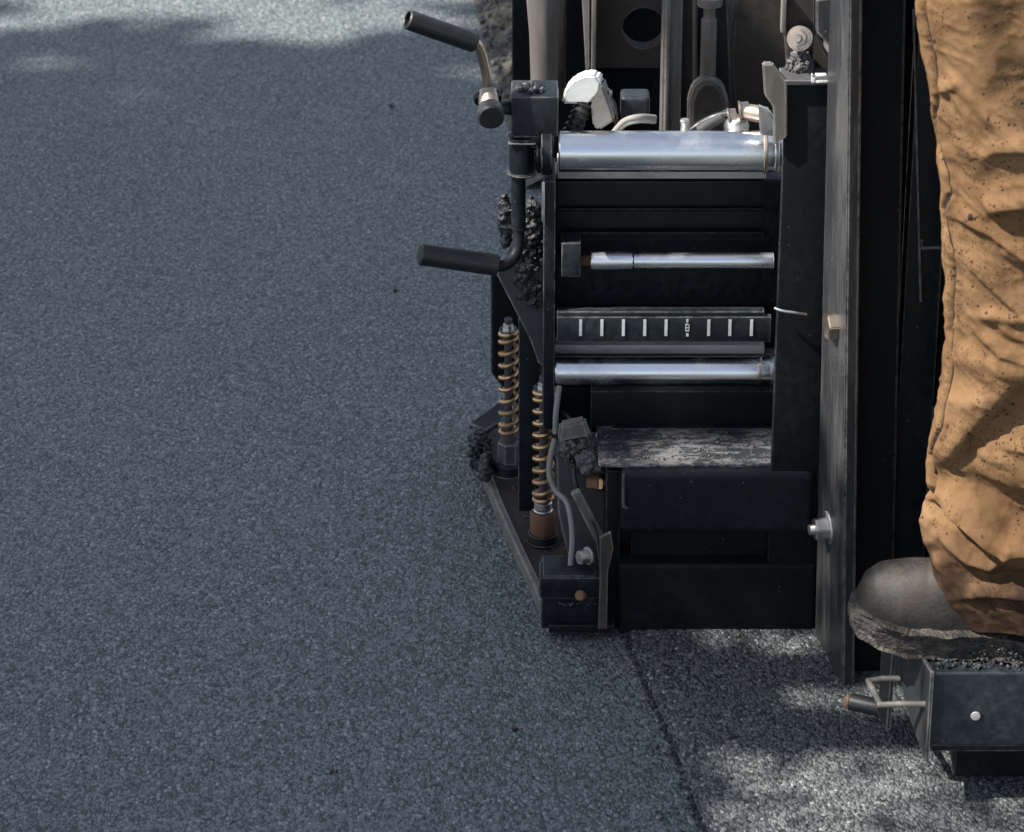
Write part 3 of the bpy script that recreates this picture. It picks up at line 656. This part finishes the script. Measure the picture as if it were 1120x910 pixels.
# --- foot step, left end bracket and latch
YF = -.475
f0 = P(1019, 740, YF); f1 = P(1119, 822, YF)
st = part('foot_step', box(f0.x, f0.x + .75, YF, YF + .26, P(1019, 816, YF).z, P(1019, 736, YF).z, .004, seg=3), 'bluegrey')
part('step_lip', box(f0.x + .006, f0.x + .75, YF + .01, YF + .25, P(1019, 826, YF).z, P(1019, 819, YF).z, .0015), 'black', st)
hz = P(1067, 783, YF)
part('rivet_hole', lathe([(0, 0), (0, .0065), (.0022, .006), (.0028, 0)], hz + Vector((0, .0004, 0)), (0, -1, 0), 32), 'ledge', st, label='small pale round plug in the front face of the step')
zz1 = P(1015, 736, YF).z; zz0 = P(1015, 832, YF).z; xf = P(1014, 780, YF).x
kx = -.20
def sl(y, z): return Vector((xf + (y - YF) * kx * 1.0, y, z))
part('end_bracket', merge(prism([sl(YF - .004, zz0), sl(YF - .004, zz1 + .004), sl(YF + .20, zz1 + .004), sl(YF + .20, zz1 - .02), sl(YF + .08, zz0 + .03)], .005, (1, 0, 0), .001),
     prism([sl(YF + .20, zz1), sl(YF + .20, .03), sl(YF + .16, .03), sl(YF + .15, zz1)], .006, (1, 0, 0), .001)), 'steelplate', st)
part('added_dark_beam', box(P(1048, 850, YF + .03).x, f0.x + .75, YF + .065, YF + .24, .014, .088, .003), 'blackflat', st)  # beam added to block light and darken the ground under the step
lt = [P(1014, 770, YF + .01), P(985, 770, YF + .03), P(963, 771, YF + .04), P(957, 758, YF + .08), P(950, 745, YF + .12), P(966, 742, YF + .12), P(984, 742, YF + .11)]
b = bmesh.new()
for a_, c_ in zip(lt, lt[1:]): merge(b, rod(a_, c_ + (c_ - a_).normalized() * .003, .0042, 12, .0008))
part('latch', b, 'dusty', st)
part('latch_tab', prism([P(*q, YF + .13) for q in ((972, 738), (1000, 740), (1004, 756), (984, 752))], .004, (0, 1, 0), .0008), 'greybrown', st)
part('hitch_pin', rod(G(930, 768, .016), G(966, 776, .016), .0135, 28), 'rubber')
part('pin_tip', rod(G(924, 768, .017), G(931, 768, .016), .009, 24, .003), 'rust')

# clumps of mix stuck on the machine
def core(u, v, Y, ru, rv, rY, sub=5):
    c = P(u, v, Y); rx = ru / 760; rz = rv / 670; b = bmesh.new(); bmesh.ops.create_icosphere(b, subdivisions=sub, radius=1); V_ = []
    for q in b.verts:
        p = Vector((c.x + q.co.x * rx, c.y + q.co.y * rY, c.z + q.co.z * rz)); dn = q.co.normalized()
        f = noise.noise(p * 60) * .008 + noise.noise(p * 140) * .0055 + abs(noise.noise(p * 320)) * .003
        V_.append((p + dn * f)[:])
    F_ = [[w_.index for w_ in f.verts] for f in b.faces]; b.free(); return V_, F_
def clump(name, n, fn, rr, mat, label, kind=None, cores=()):
    it = []
    for i in range(n):
        p = fn(); it.append((p.x, p.y, p.z, rr[0] + (rr[1] - rr[0]) * random.random() ** 2.2))
    V_, F_ = pile(it)
    for k in cores:
        a_, b_ = core(*k); o_ = len(V_); V_ = V_ + a_; F_ = F_ + [[x + o_ for x in f] for f in b_]
    tag(obj(name, (V_, F_), mat), label, 'asphalt clump', kind=kind)
def blob(u, v, Y, ru, rv, rY=.02):
    def f():
        while True:
            a, b_, c_ = random.uniform(-1, 1), random.uniform(-1, 1), random.uniform(-1, 1)
            if a * a + b_ * b_ + c_ * c_ < 1: return P(u + a * ru, v + b_ * rv, Y + c_ * rY)
    return f
clump('asphalt_clump', 260, blob(578, 272, .252, 18, 57, .026), (.0015, .008), 'mix', 'tall shiny black clump of mix between the end plate and the lower crank arm', cores=((580, 245, .255, 15, 26, .02), (577, 285, .258, 18, 30, .02), (582, 318, .25, 14, 20, .012)))
clump('asphalt_clump', 110, blob(553, 240, .25, 7, 30, .015), (.002, .009), 'mix', 'narrow clump of mix left of the lower crank shaft', cores=((554, 242, .25, 7, 28, .014),))
clump('asphalt_clump', 120, blob(586, 100, .21, 25, 8, .03), (.002, .010), 'mix', 'sticky crumbs heaped on top of the slate gearbox block', cores=((580, 98, .205, 16, 5, .02),))
clump('asphalt_clump', 130, blob(875, 72, .04, 16, 13, .02), (.003, .006), 'drymix', 'grey dusty clump under the round bolt at the upper right', cores=((875, 70, .04, 13, 12, .015),))
clump('asphalt_clump', 260, blob(525, 492, .50, 12, 24, .04), (.002, .009), 'mix', 'black clump of mix piled at the nose of the ski', cores=((523, 488, .50, 9, 18, .03), (532, 508, .44, 7, 12, .03)))
clump('asphalt_clump', 170, lambda: G(random.uniform(610, 655), random.uniform(640, 662), .06) + Vector((0, 0, 0)), (.002, .004), 'mix', 'fine crumbs on the block at the front of the ski', 'stuff')
clump('asphalt_clump', 170, lambda: Vector((random.uniform(P(650, 500, .1).x, P(870, 500, .1).x), .02 + abs(random.gauss(0, .045)), P(700, 516, 0).z + random.uniform(.006, .010))), (.0012, .0034), 'drymix', 'dusty crumbs scattered over the scuffed plate of the screed', 'stuff')
clump('asphalt_clump', 200, blob(636, 492, .11, 24, 20, .03), (.002, .007), 'drymix', 'dusty crust of mix caked left of the scuffed plate', cores=((634, 486, .11, 20, 12, .02), (645, 503, .09, 16, 12, .02)))
clump('asphalt_clump', 150, lambda: Vector((random.uniform(P(677, 690, 0).x, P(890, 690, 0).x), -.004 - abs(random.gauss(0, .006)), abs(random.gauss(0, .003)))), (.0012, .003), 'mix', 'line of crumbs under the bottom edge of the lower screed box', 'stuff')
clump('asphalt_clump', 90, lambda: Vector((P(612, 195, .2).x + abs(random.gauss(0, .05)), .206 + random.random() * .02, P(640, 195, .205).z + .001)), (.001, .0035), 'mix', 'shiny crumbs on the ledge under the upper guide tube', 'stuff')
def skicr():
    while True:
        u = random.uniform(530, 650); v = random.uniform(500, 640)
        if u > 530 + (v - 480) * .42 + 8: return G(u, v, .021)
clump('asphalt_clump', 260, skicr, (.0015, .0045), 'drymix', 'loose crumbs lying on the flat ski around the springs', 'stuff')
clump('asphalt_clump', 380, lambda: Vector((random.uniform(f0.x + .005, f0.x + .25), YF + abs(random.gauss(.0, .03)) + .006, P(1019, 736, YF).z + random.uniform(.0, .004))), (.0015, .0055), 'mix', 'black crumbs on the foot step in front of the boot sole', 'stuff')

# ------------------------------------------------------------------ the worker
YL = -.385
zstep = P(1019, 736, YF).z
PE = empty('person', (.72, YL, zstep))
tag(PE, 'person in ochre tar-spattered work trousers and dusty leather boot standing on the step', 'person')
# trouser leg: profile of the left outline against height
prof = [(-60, 1001), (0, 1006), (40, 1011), (80, 1017), (120, 1025), (160, 1031), (220, 1034), (300, 1036), (380, 1036), (420, 1032), (455, 1024), (490, 1017), (525, 1015), (541, 1019), (548, 1014), (556, 1010), (580, 1011), (600, 1016), (620, 1021), (640, 1025), (665, 1045), (700, 1075), (730, 1090)]
hz_ = [P(u, v, YL) for v, u in prof]; zs_ = np.array([p.z for p in hz_])[::-1]; xs_ = np.array([p.x for p in hz_])[::-1]
NZ, NA = 620, 420
zb, ztp = .262, 1.16
Z = np.linspace(zb, ztp, NZ)[:, None] * np.ones((1, NA)); A = (np.arange(NA) / NA * 2 * np.pi)[None, :] * np.ones((NZ, 1))
xl = np.interp(Z, zs_, xs_)
xc = np.interp(Z, [.2, .45, .8, 1.16], [.700, .695, .672, .655])
rl = np.maximum(xc - xl, .03); rr_ = np.interp(Z, [.2, .35, .6, .9, 1.2], [.115, .115, .11, .12, .135])
ry_ = np.interp(Z, [.2, .35, .6, .9, 1.2], [.105, .10, .10, .115, .13])
ca, sa = np.cos(A), np.sin(A)
rx_ = np.where(ca < 0, rl, rr_)
X = xc + rx_ * ca; Yg = YL + ry_ * sa
U, V = project(X, Yg, Z)
front = np.clip(-sa * 2.0 + .5, 0, 1)
def seg_d(pts):
    best = np.full(U.shape, 1e9); side = np.zeros(U.shape); arc = np.zeros(U.shape)
    tot = sum(math.hypot(b_[0] - a_[0], b_[1] - a_[1]) for a_, b_ in zip(pts, pts[1:])); acc = 0
    for (x0, y0), (x1, y1) in zip(pts, pts[1:]):
        dx, dy = x1 - x0, y1 - y0; L = math.hypot(dx, dy)
        k = np.clip(((U - x0) * dx + (V - y0) * dy) / L / L, 0, 1)
        ex, ey = U - x0 - k * dx, V - y0 - k * dy; d = np.hypot(ex, ey)
        cr = np.sign(dx * ey - dy * ex); m_ = d < best; best = np.where(m_, d, best); side = np.where(m_, cr, side)
        arc = np.where(m_, (acc + k * L) / tot, arc); acc += L
    return best, side, arc
def smooth01(x): x = np.clip(x, 0, 1); return x * x * (3 - 2 * x)
# ridges: (line, width above, width below, mm); drops: (line, width, mm lower on the below side)
ridges = [
 ([(1052, 80), (1072, 104), (1088, 126), (1125, 156)], 4, 9, 4.5), ([(1034, 100), (1050, 92), (1058, 84)], 9, 5, 4),
 ([(1040, 150), (1070, 168), (1100, 176)], 16, 18, 6),
 ([(1082, 166), (1096, 160), (1130, 158)], 12, 6, 8), ([(1080, 232), (1098, 224), (1130, 221)], 16, 7, 11),
 ([(1040, 232), (1058, 238), (1090, 256), (1130, 284)], 10, 4.5, 6), ([(1052, 274), (1085, 308), (1102, 327), (1128, 348)], 12, 5, 7),
 ([(1095, 268), (1110, 280), (1130, 288)], 9, 6, 6), ([(1066, 345), (1090, 344), (1130, 352)], 7, 8, 7), ([(1068, 362), (1098, 384), (1130, 391)], 9, 5, 7),
 ([(1092, 352), (1110, 366), (1130, 372)], 6, 5, 5), ([(1042, 380), (1070, 392), (1098, 400), (1120, 402)], 14, 15, 11),
 ([(1036, 432), (1060, 438), (1092, 432)], 8, 12, 4), ([(1090, 478), (1104, 488), (1130, 492)], 7, 6, 5), ([(1066, 488), (1084, 500), (1110, 506)], 6, 6, 4),
 ([(1016, 545), (1038, 553), (1062, 572), (1084, 596), (1100, 604), (1130, 600)], 22, 4.5, 20),
 ([(1046, 572), (1064, 592), (1092, 604)], 4, 4, -6),
 ([(1024, 590), (1030, 583), (1045, 598), (1062, 613), (1084, 620), (1098, 612), (1104, 596)], 5.5, 5.5, 10),
 ([(1050, 620), (1080, 632), (1130, 630)], 6, 7, -7), ([(1026, 600), (1030, 625), (1040, 648)], 7, 6, 6), ([(1044, 652), (1080, 650), (1130, 656)], 10, 5, 8),
 ([(1010, 556), (1014, 580), (1022, 606)], 6, 5, 7), ([(1016, 546), (1030, 560), (1044, 572)], 4, 4, -9),
]
drops = [
 ([(1072, -40), (1086, 30), (1098, 85), (1135, 150)], 24, -22), ([(1040, 512), (1074, 468), (1110, 429), (1140, 418)], 9, 20),
 ([(1012, 505), (1048, 511), (1090, 528), (1140, 548)], 14, 18),
]
H = np.zeros(U.shape)
for pts, wa_, wb_, hh in ridges:
    d, sd2, arc = seg_d(pts); ww = np.where(sd2 > 0, wb_, wa_)
    H += hh * .001 * np.exp(-(d / ww) ** 2) * (.25 + .75 * smooth01(arc / .3)) * (1 if pts[-1][0] > 1118 else (.2 + .8 * smooth01((1 - arc) / .3)))
for pts, ww, hh in drops:
    d, sd2, arc = seg_d(pts)
    st_ = 1 / (1 + np.exp(-np.clip(d * sd2 / ww * 3, -30, 30)))
    loc = np.exp(-(d / (ww * 4.5)) ** 2) * smooth01(arc / .2 + .02)
    H += -hh * .001 * (st_ - .5) * loc
H *= front * 1.25
# outer seam: a raised welt with a stitched groove beside it
seam = [(1018, -30), (1021, 10), (1029, 60), (1034, 100), (1031, 130), (1033, 155), (1042, 186), (1045, 210), (1039, 228), (1040, 250), (1047, 275), (1045, 320), (1041, 360), (1044, 400), (1043, 432), (1039, 466), (1022, 498), (1020, 540)]
d, sd2, arc = seg_d(seam)
sm = np.clip(-sa * 4 + .9, 0, 1)
H += (-.0065 * np.exp(-(d / 2.2) ** 2) + .0028 * np.exp(-((d - 5) / 4) ** 2)) * sm
# cloth unevenness
nv = np.zeros(U.shape)
step = 1
flat = np.stack([X.ravel(), Yg.ravel(), Z.ravel()], 1)
vals = np.empty(len(flat))
nz_ = noise.noise
for i, (x, y, z) in enumerate(flat.tolist()):
    vals[i] = .0040 * nz_(Vector((x * 10 + z * 5, y * 10, z * 13 - x * 9))) + .0010 * nz_(Vector((x * 38, y * 38 + 5, z * 44 + x * 20))) + .0018 * (1 - abs(nz_(Vector((x * 16 + z * 14 + 2 * nz_(Vector((x * 9, y * 9, z * 9))), y * 16, z * 24 + x * 20)))) * 2.2) + .0011 * (1 - abs(nz_(Vector((x * 40 - z * 18, y * 40 + 9, z * 60 + x * 44)))) * 2.2)
H += vals.reshape(U.shape)
nx, ny = ca / np.maximum(rx_, .02), sa / ry_; ln = np.hypot(nx, ny); X2 = X + H * nx / ln; Y2 = Yg + H * ny / ln
# hem hangs unevenly and curls in
verts = np.stack([X2.ravel(), Y2.ravel(), (Z + (1 - np.clip((Z - zb) / .1, 0, 1)) * (.012 * np.sin(A * 3 + 1) - .035 * np.clip(-ca, 0, 1) * 0 - .03 * np.clip(ca, 0, 1))).ravel()], 1)
idx = np.arange(NZ * NA).reshape(NZ, NA); a0 = idx[:-1]; a1 = idx[1:]
F = np.stack([a0, np.roll(a0, -1, 1), np.roll(a1, -1, 1), a1], -1).reshape(-1, 4)
vl = verts.tolist(); fl_ = F.tolist()
# hip and second leg (outside the picture) share the garment
b = bmesh.new(); me = bpy.data.meshes.new('t'); me.from_pydata(vl, [], fl_); b.from_mesh(me); bpy.data.meshes.remove(me)
me = None
HIPX = .86
merge(b, tube([Vector((1.03, YL + .04, .24)), Vector((1.02, YL + .04, .5)), Vector((1.0, YL + .03, .8)), Vector((.96, YL + .02, 1.16)), Vector((.90, YL, 1.22))], lambda k: .105 + .02 * k, 40))
merge(b, tube([Vector((.80, YL + .01, 1.05)), Vector((.80, YL + .01, 1.2)), Vector((.80, YL + .01, 1.34))], lambda k: .175, 48))
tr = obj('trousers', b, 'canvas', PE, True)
ob_seam = [p for p in seam if p[1] > -10]
# stitch line follows the groove
def on_leg(u, v):
    d2 = (U - u) ** 2 + (V - v) ** 2 + np.where(sa < .35, 0, 1e6); k = int(np.argmin(d2)); return Vector(vl[k])
pts = [];
for (x0, y0), (x1, y1) in zip(ob_seam, ob_seam[1:]):
    for k in range(6): pts.append(on_leg(x0 + (x1 - x0) * k / 6, y0 + (y1 - y0) * k / 6))
sm_pts = [(pts[max(i - 1, 0)] + pts[i] * 2 + pts[min(i + 1, len(pts) - 1)]) / 4 for i in range(len(pts))]
sm_pts = [p + Vector((-.0018, -.0034, .0008)) for p in sm_pts]
obj('outer_seam', tube(sm_pts, .0029, 8), 'thread', tr, True)
# boot: lofted upper and caked sole
def boot(heel, toe_dir, parent, detail=True):
    d = Vector(toe_dir).normalized(); n = Vector((-d.y, d.x, 0)); L = .315; up = Vector((0, 0, 1))
    hw = lambda s: np.interp(s, [0, .02, .06, .14, .2, .25, .285, .305, .315], [.018, .032, .038, .036, .046, .052, .046, .030, .008])
    ht = lambda s: np.interp(s, [0, .02, .06, .10, .14, .18, .22, .26, .29, .307, .315], [.17, .19, .2, .19, .16, .11, .082, .074, .068, .056, .034])
    NS, NT = 90, 40; Vv = []; Ff = []
    for i in range(NS):
        s = L * (1 - (1 - i / (NS - 1)) ** 1.0)
        w_, h_ = float(hw(s)), float(ht(s))
        for j in range(NT):
            a = math.pi * j / (NT - 1); cx = math.cos(a); sz = math.sin(a)
            px = w_ * math.copysign(abs(cx) ** .75, cx); pz = h_ * sz ** .72
            p = heel + d * s + n * px * (1 if pz < .09 else 1 - .25 * min(1, (pz - .09) / .08)) + up * (.029 + pz)
            cr = .0025 * math.sin(s * 190 + px * 40) * math.exp(-((s - .195) / .03) ** 2) * sz
            p += up * (cr + .0022 * noise.noise(p * 22))
            Vv.append(p[:])
    for i in range(NS - 1):
        for j in range(NT - 1): a = i * NT + j; Ff.append((a, a + 1, a + NT + 1, a + NT))
    Ff.append(tuple(range(NT))[::-1]); 
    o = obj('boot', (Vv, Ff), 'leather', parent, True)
    # sole
    b = bmesh.new(); ring = []
    S_ = [L * k / 60 for k in range(61)]
    out = [(s, float(hw(s)) + .007) for s in S_] + [(s, -float(hw(s)) - .007) for s in S_[::-1]]
    out = [(s + (.007 if s > .3 else 0) - (.006 if s < .01 else 0), w_) for s, w_ in out]
    layers = [(-.001, -.005), (.003, 0), (.011, .001), (.0125, -.0025), (.015, -.0025), (.0165, .002), (.024, .003), (.026, -.001), (.028, .003), (.033, .003), (.036, -.001), (.037, -.012)]
    rings = []
    for z, g in layers:
        rg = []
        for k, (s, w_) in enumerate(out):
            p = heel + d * (s + (g if s > .25 else -g if s < .05 else 0)) + n * (w_ + math.copysign(g, w_))
            toe = max(0, (s - .22) / .1) ** 2 * .012
            q = p + up * (z + toe)
            q += n * math.copysign(.0028, w_) * noise.noise(Vector((s * 55, z * 70, w_ * 20))) + up * .003 * noise.noise(Vector((s * 60, 5, w_ * 30)))
            rg.append(b.verts.new(q))
        rings.append(rg)
    K = len(out)
    for A_, B_ in zip(rings, rings[1:]):
        for k in range(K): b.faces.new((A_[k], A_[(k + 1) % K], B_[(k + 1) % K], B_[k]))
    b.faces.new(rings[0][::-1]); b.faces.new(rings[-1])
    bmesh.ops.recalc_face_normals(b, faces=b.faces)
    obj('sole', b, 'sole', o, True)
    return o
toe = G(931, 668, zstep + .03)
tdir = Vector((-1, .22, 0)).normalized()
heel = Vector((toe.x, toe.y, zstep + .004)) - tdir * .322
boot(heel, tdir, PE)
boot(Vector((1.14, YL + .02, zstep)), Vector((-1, .1, 0)), PE)
# body inside the clothes, one skinned surface
def body():
    J = {'pel': (.80, YL, 1.22, .12), 'lhip': (.70, YL - .01, 1.12, .09), 'lkn': (.69, YL, .72, .055), 'lan': (.71, YL, .32, .035),
         'rhip': (.92, YL + .02, 1.12, .09), 'rkn': (1.0, YL + .03, .72, .055), 'ran': (1.04, YL + .04, .32, .035),
         'wai': (.79, YL, 1.38, .12), 'che': (.76, YL, 1.60, .14), 'nec': (.73, YL, 1.78, .055), 'hd0': (.71, YL, 1.87, .085), 'hd1': (.70, YL, 1.97, .085),
         'ls': (.75, YL - .18, 1.68, .06), 'le': (.70, YL - .24, 1.42, .042), 'lw': (.52, YL - .20, 1.28, .028), 'lh': (.45, YL - .19, 1.25, .035),
         'rs': (.75, YL + .18, 1.68, .06), 're': (.70, YL + .24, 1.42, .042), 'rw': (.52, YL + .20, 1.28, .028), 'rh': (.45, YL + .19, 1.25, .035)}
    E = [('pel', 'lhip'), ('lhip', 'lkn'), ('lkn', 'lan'), ('pel', 'rhip'), ('rhip', 'rkn'), ('rkn', 'ran'), ('pel', 'wai'), ('wai', 'che'), ('che', 'nec'), ('nec', 'hd0'), ('hd0', 'hd1'),
         ('che', 'ls'), ('ls', 'le'), ('le', 'lw'), ('lw', 'lh'), ('che', 'rs'), ('rs', 're'), ('re', 'rw'), ('rw', 'rh')]
    ks = list(J); me = bpy.data.meshes.new('body'); me.from_pydata([J[k][:3] for k in ks], [(ks.index(a), ks.index(c)) for a, c in E], [])
    o = bpy.data.objects.new('body', me); C.objects.link(o); me.materials.append(M['skin'])
    md = o.modifiers.new('skin', 'SKIN'); 
    for i, k in enumerate(ks):
        me.skin_vertices[0].data[i].radius = (J[k][3],) * 2; me.skin_vertices[0].data[i].use_root = (k == 'pel')
    o.modifiers.new('sub', 'SUBSURF').levels = 2
    o.parent = PE; o.location = -PE.location
body()
b = bmesh.new()
merge(b, tube([Vector((.80, YL, 1.28)), Vector((.79, YL, 1.45)), Vector((.76, YL, 1.66)), Vector((.74, YL, 1.76))], lambda k: .18 - .08 * k ** 3, 40))
for s_ in (-1, 1): merge(b, sweep([Vector((.76, YL + s_ * .10, 1.68)), Vector((.74, YL + s_ * .19, 1.62)), Vector((.70, YL + s_ * .25, 1.42)), Vector((.58, YL + s_ * .22, 1.32))], lambda k: .078 - .02 * k, 24))
obj('shirt', b, 'shirt', PE, True)
b = bmesh.new(); bmesh.ops.create_uvsphere(b, u_segments=32, v_segments=20, radius=.108)
for v in b.verts: v.co = Vector((v.co.x * 1.05 + .72, v.co.y * .92 + YL, max(v.co.z, -.02) + 1.93))
obj('hair', b, 'hair', PE, True)

# mix caught along the near edge of the boot sole
nb = Vector((tdir.y, -tdir.x, 0)); nb = nb if nb.y < 0 else -nb
clump('asphalt_clump', 260, lambda: heel + tdir * random.uniform(.05, .225) + nb * (.047 + random.gauss(0, .003)) + Vector((0, 0, random.uniform(0, .024))), (.001, .004), 'mix', 'tarry crumbs stuck along the near edge of the boot sole', 'stuff')

# ------------------------------------------------------------------ unseen tree added to shade the lane, leaves placed by ground spot
TR = empty('added_shade_tree', (-6.6, .2, 0)); tag(TR, 'unseen broadleaf tree added left of the lane to shade the asphalt', 'tree')
obj('trunk', sweep([Vector((-6.6, .2, -.05)), Vector((-6.55, .15, 1.2)), Vector((-6.4, .2, 2.6)), Vector((-6.1, .1, 4.0)), Vector((-5.6, .0, 5.6))], lambda k: .20 - .13 * k, 20), 'bark', TR, True)
lb_ = bmesh.new()
for i in range(16):
    z0 = 2.6 + i * .17; a = i * 2.4; p = Vector((-6.35 + i * .05, .15, z0)); q = p + Vector((.9 * math.cos(a) + .5, 1.0 * math.sin(a), 1.2))
    merge(lb_, sweep([p, (p + q) / 2 + Vector((0, 0, .15)), q], lambda k: .045 - .035 * k, 8, 5))
obj('limbs', lb_, 'bark', TR, True)
def shade_density(x, y):
    """wanted shade at the ground spot x, y, which decides where leaves are placed"""
    ex = .40 + .10 * noise.noise(Vector((y * 3.1, 2, 0)))
    if y < .1: ex = .26 + .05 * noise.noise(Vector((y * 7, 2, 0)))
    d = 1.0
    n1 = noise.noise(Vector((x * 1.3, y * 4.2, 4)))
    far = 2.47 + .22 * noise.noise(Vector((x * 2.2, 1, 9))) + .02 * x
    if y > far - .75: d = max(0.0, min(1.0, .6 - (y - far + .12) / .5 + 2.8 * noise.noise(Vector((x * 1.6 + 3, y * 7.5, 14)))))
    if x > ex: d = 0.0 if (y < .15 or noise.noise(Vector((x * 4, y * 4, 2))) < .3) else .5
    if y < -3.2: d = 0
    if x > 1.0 and y < 2: d = 0.0
    return d
Vs, Fs = [], []; cnt = 0; tries = 0
while cnt < 46000 and tries < 200000:
    tries += 1
    x = random.uniform(-3.0, 1.25); y = random.uniform(-3.2, 4.2)
    if random.random() > shade_density(x, y): continue
    tt = random.gauss(7.0, .85)
    tt = max(4.4, min(9.4, tt))
    if y > 1.5: tt += 2.6
    c = Vector((x, y, 0)) + S * tt
    s_ = random.uniform(.05, .09)
    nn = Vector((random.gauss(0, .5), random.gauss(0, .5), 1)).normalized(); a_ = nn.orthogonal().normalized(); a_.rotate(Matrix.Rotation(random.uniform(0, 6.28), 3, nn)); b_ = nn.cross(a_)
    k = len(Vs); Vs += [(c - a_ * s_)[:], (c + b_ * s_ * .45 + nn * .01)[:], (c + a_ * s_)[:], (c - b_ * s_ * .45 + nn * .01)[:]]; Fs.append((k, k + 1, k + 2, k + 3)); cnt += 1
# smaller unseen leaves added in bands to shape the dapple beside the screed
cnt = 0
while cnt < 9000:
    x = random.uniform(.05, .72); y = random.uniform(-.75, .05)
    yy = y + .035 * noise.noise(Vector((x * 5, y * 3, 3))) + .02 * noise.noise(Vector((x * 15, 1, 8)))
    xe = x + .10 * noise.noise(Vector((y * 11, x * 3, 5)))
    lit = (-.085 < yy < .02 and xe > .23) or (-.245 < yy < -.15 and xe > .36) or (yy < -.315 and xe > .27)
    if random.random() > (.012 if lit else .6): continue
    cnt += 1
    c = Vector((x, y, 0)) + S * random.uniform(4.3, 5.0); s_ = random.uniform(.02, .038)
    nn = Vector((random.gauss(0, .5), random.gauss(0, .5), 1)).normalized(); a_ = nn.orthogonal().normalized(); a_.rotate(Matrix.Rotation(random.uniform(0, 6.28), 3, nn)); b_ = nn.cross(a_)
    k = len(Vs); Vs += [(c - a_ * s_)[:], (c + b_ * s_ * .5)[:], (c + a_ * s_)[:], (c - b_ * s_ * .5)[:]]; Fs.append((k, k + 1, k + 2, k + 3))
obj('crown', (Vs, Fs), 'leaf', TR)
print('leaves', cnt)
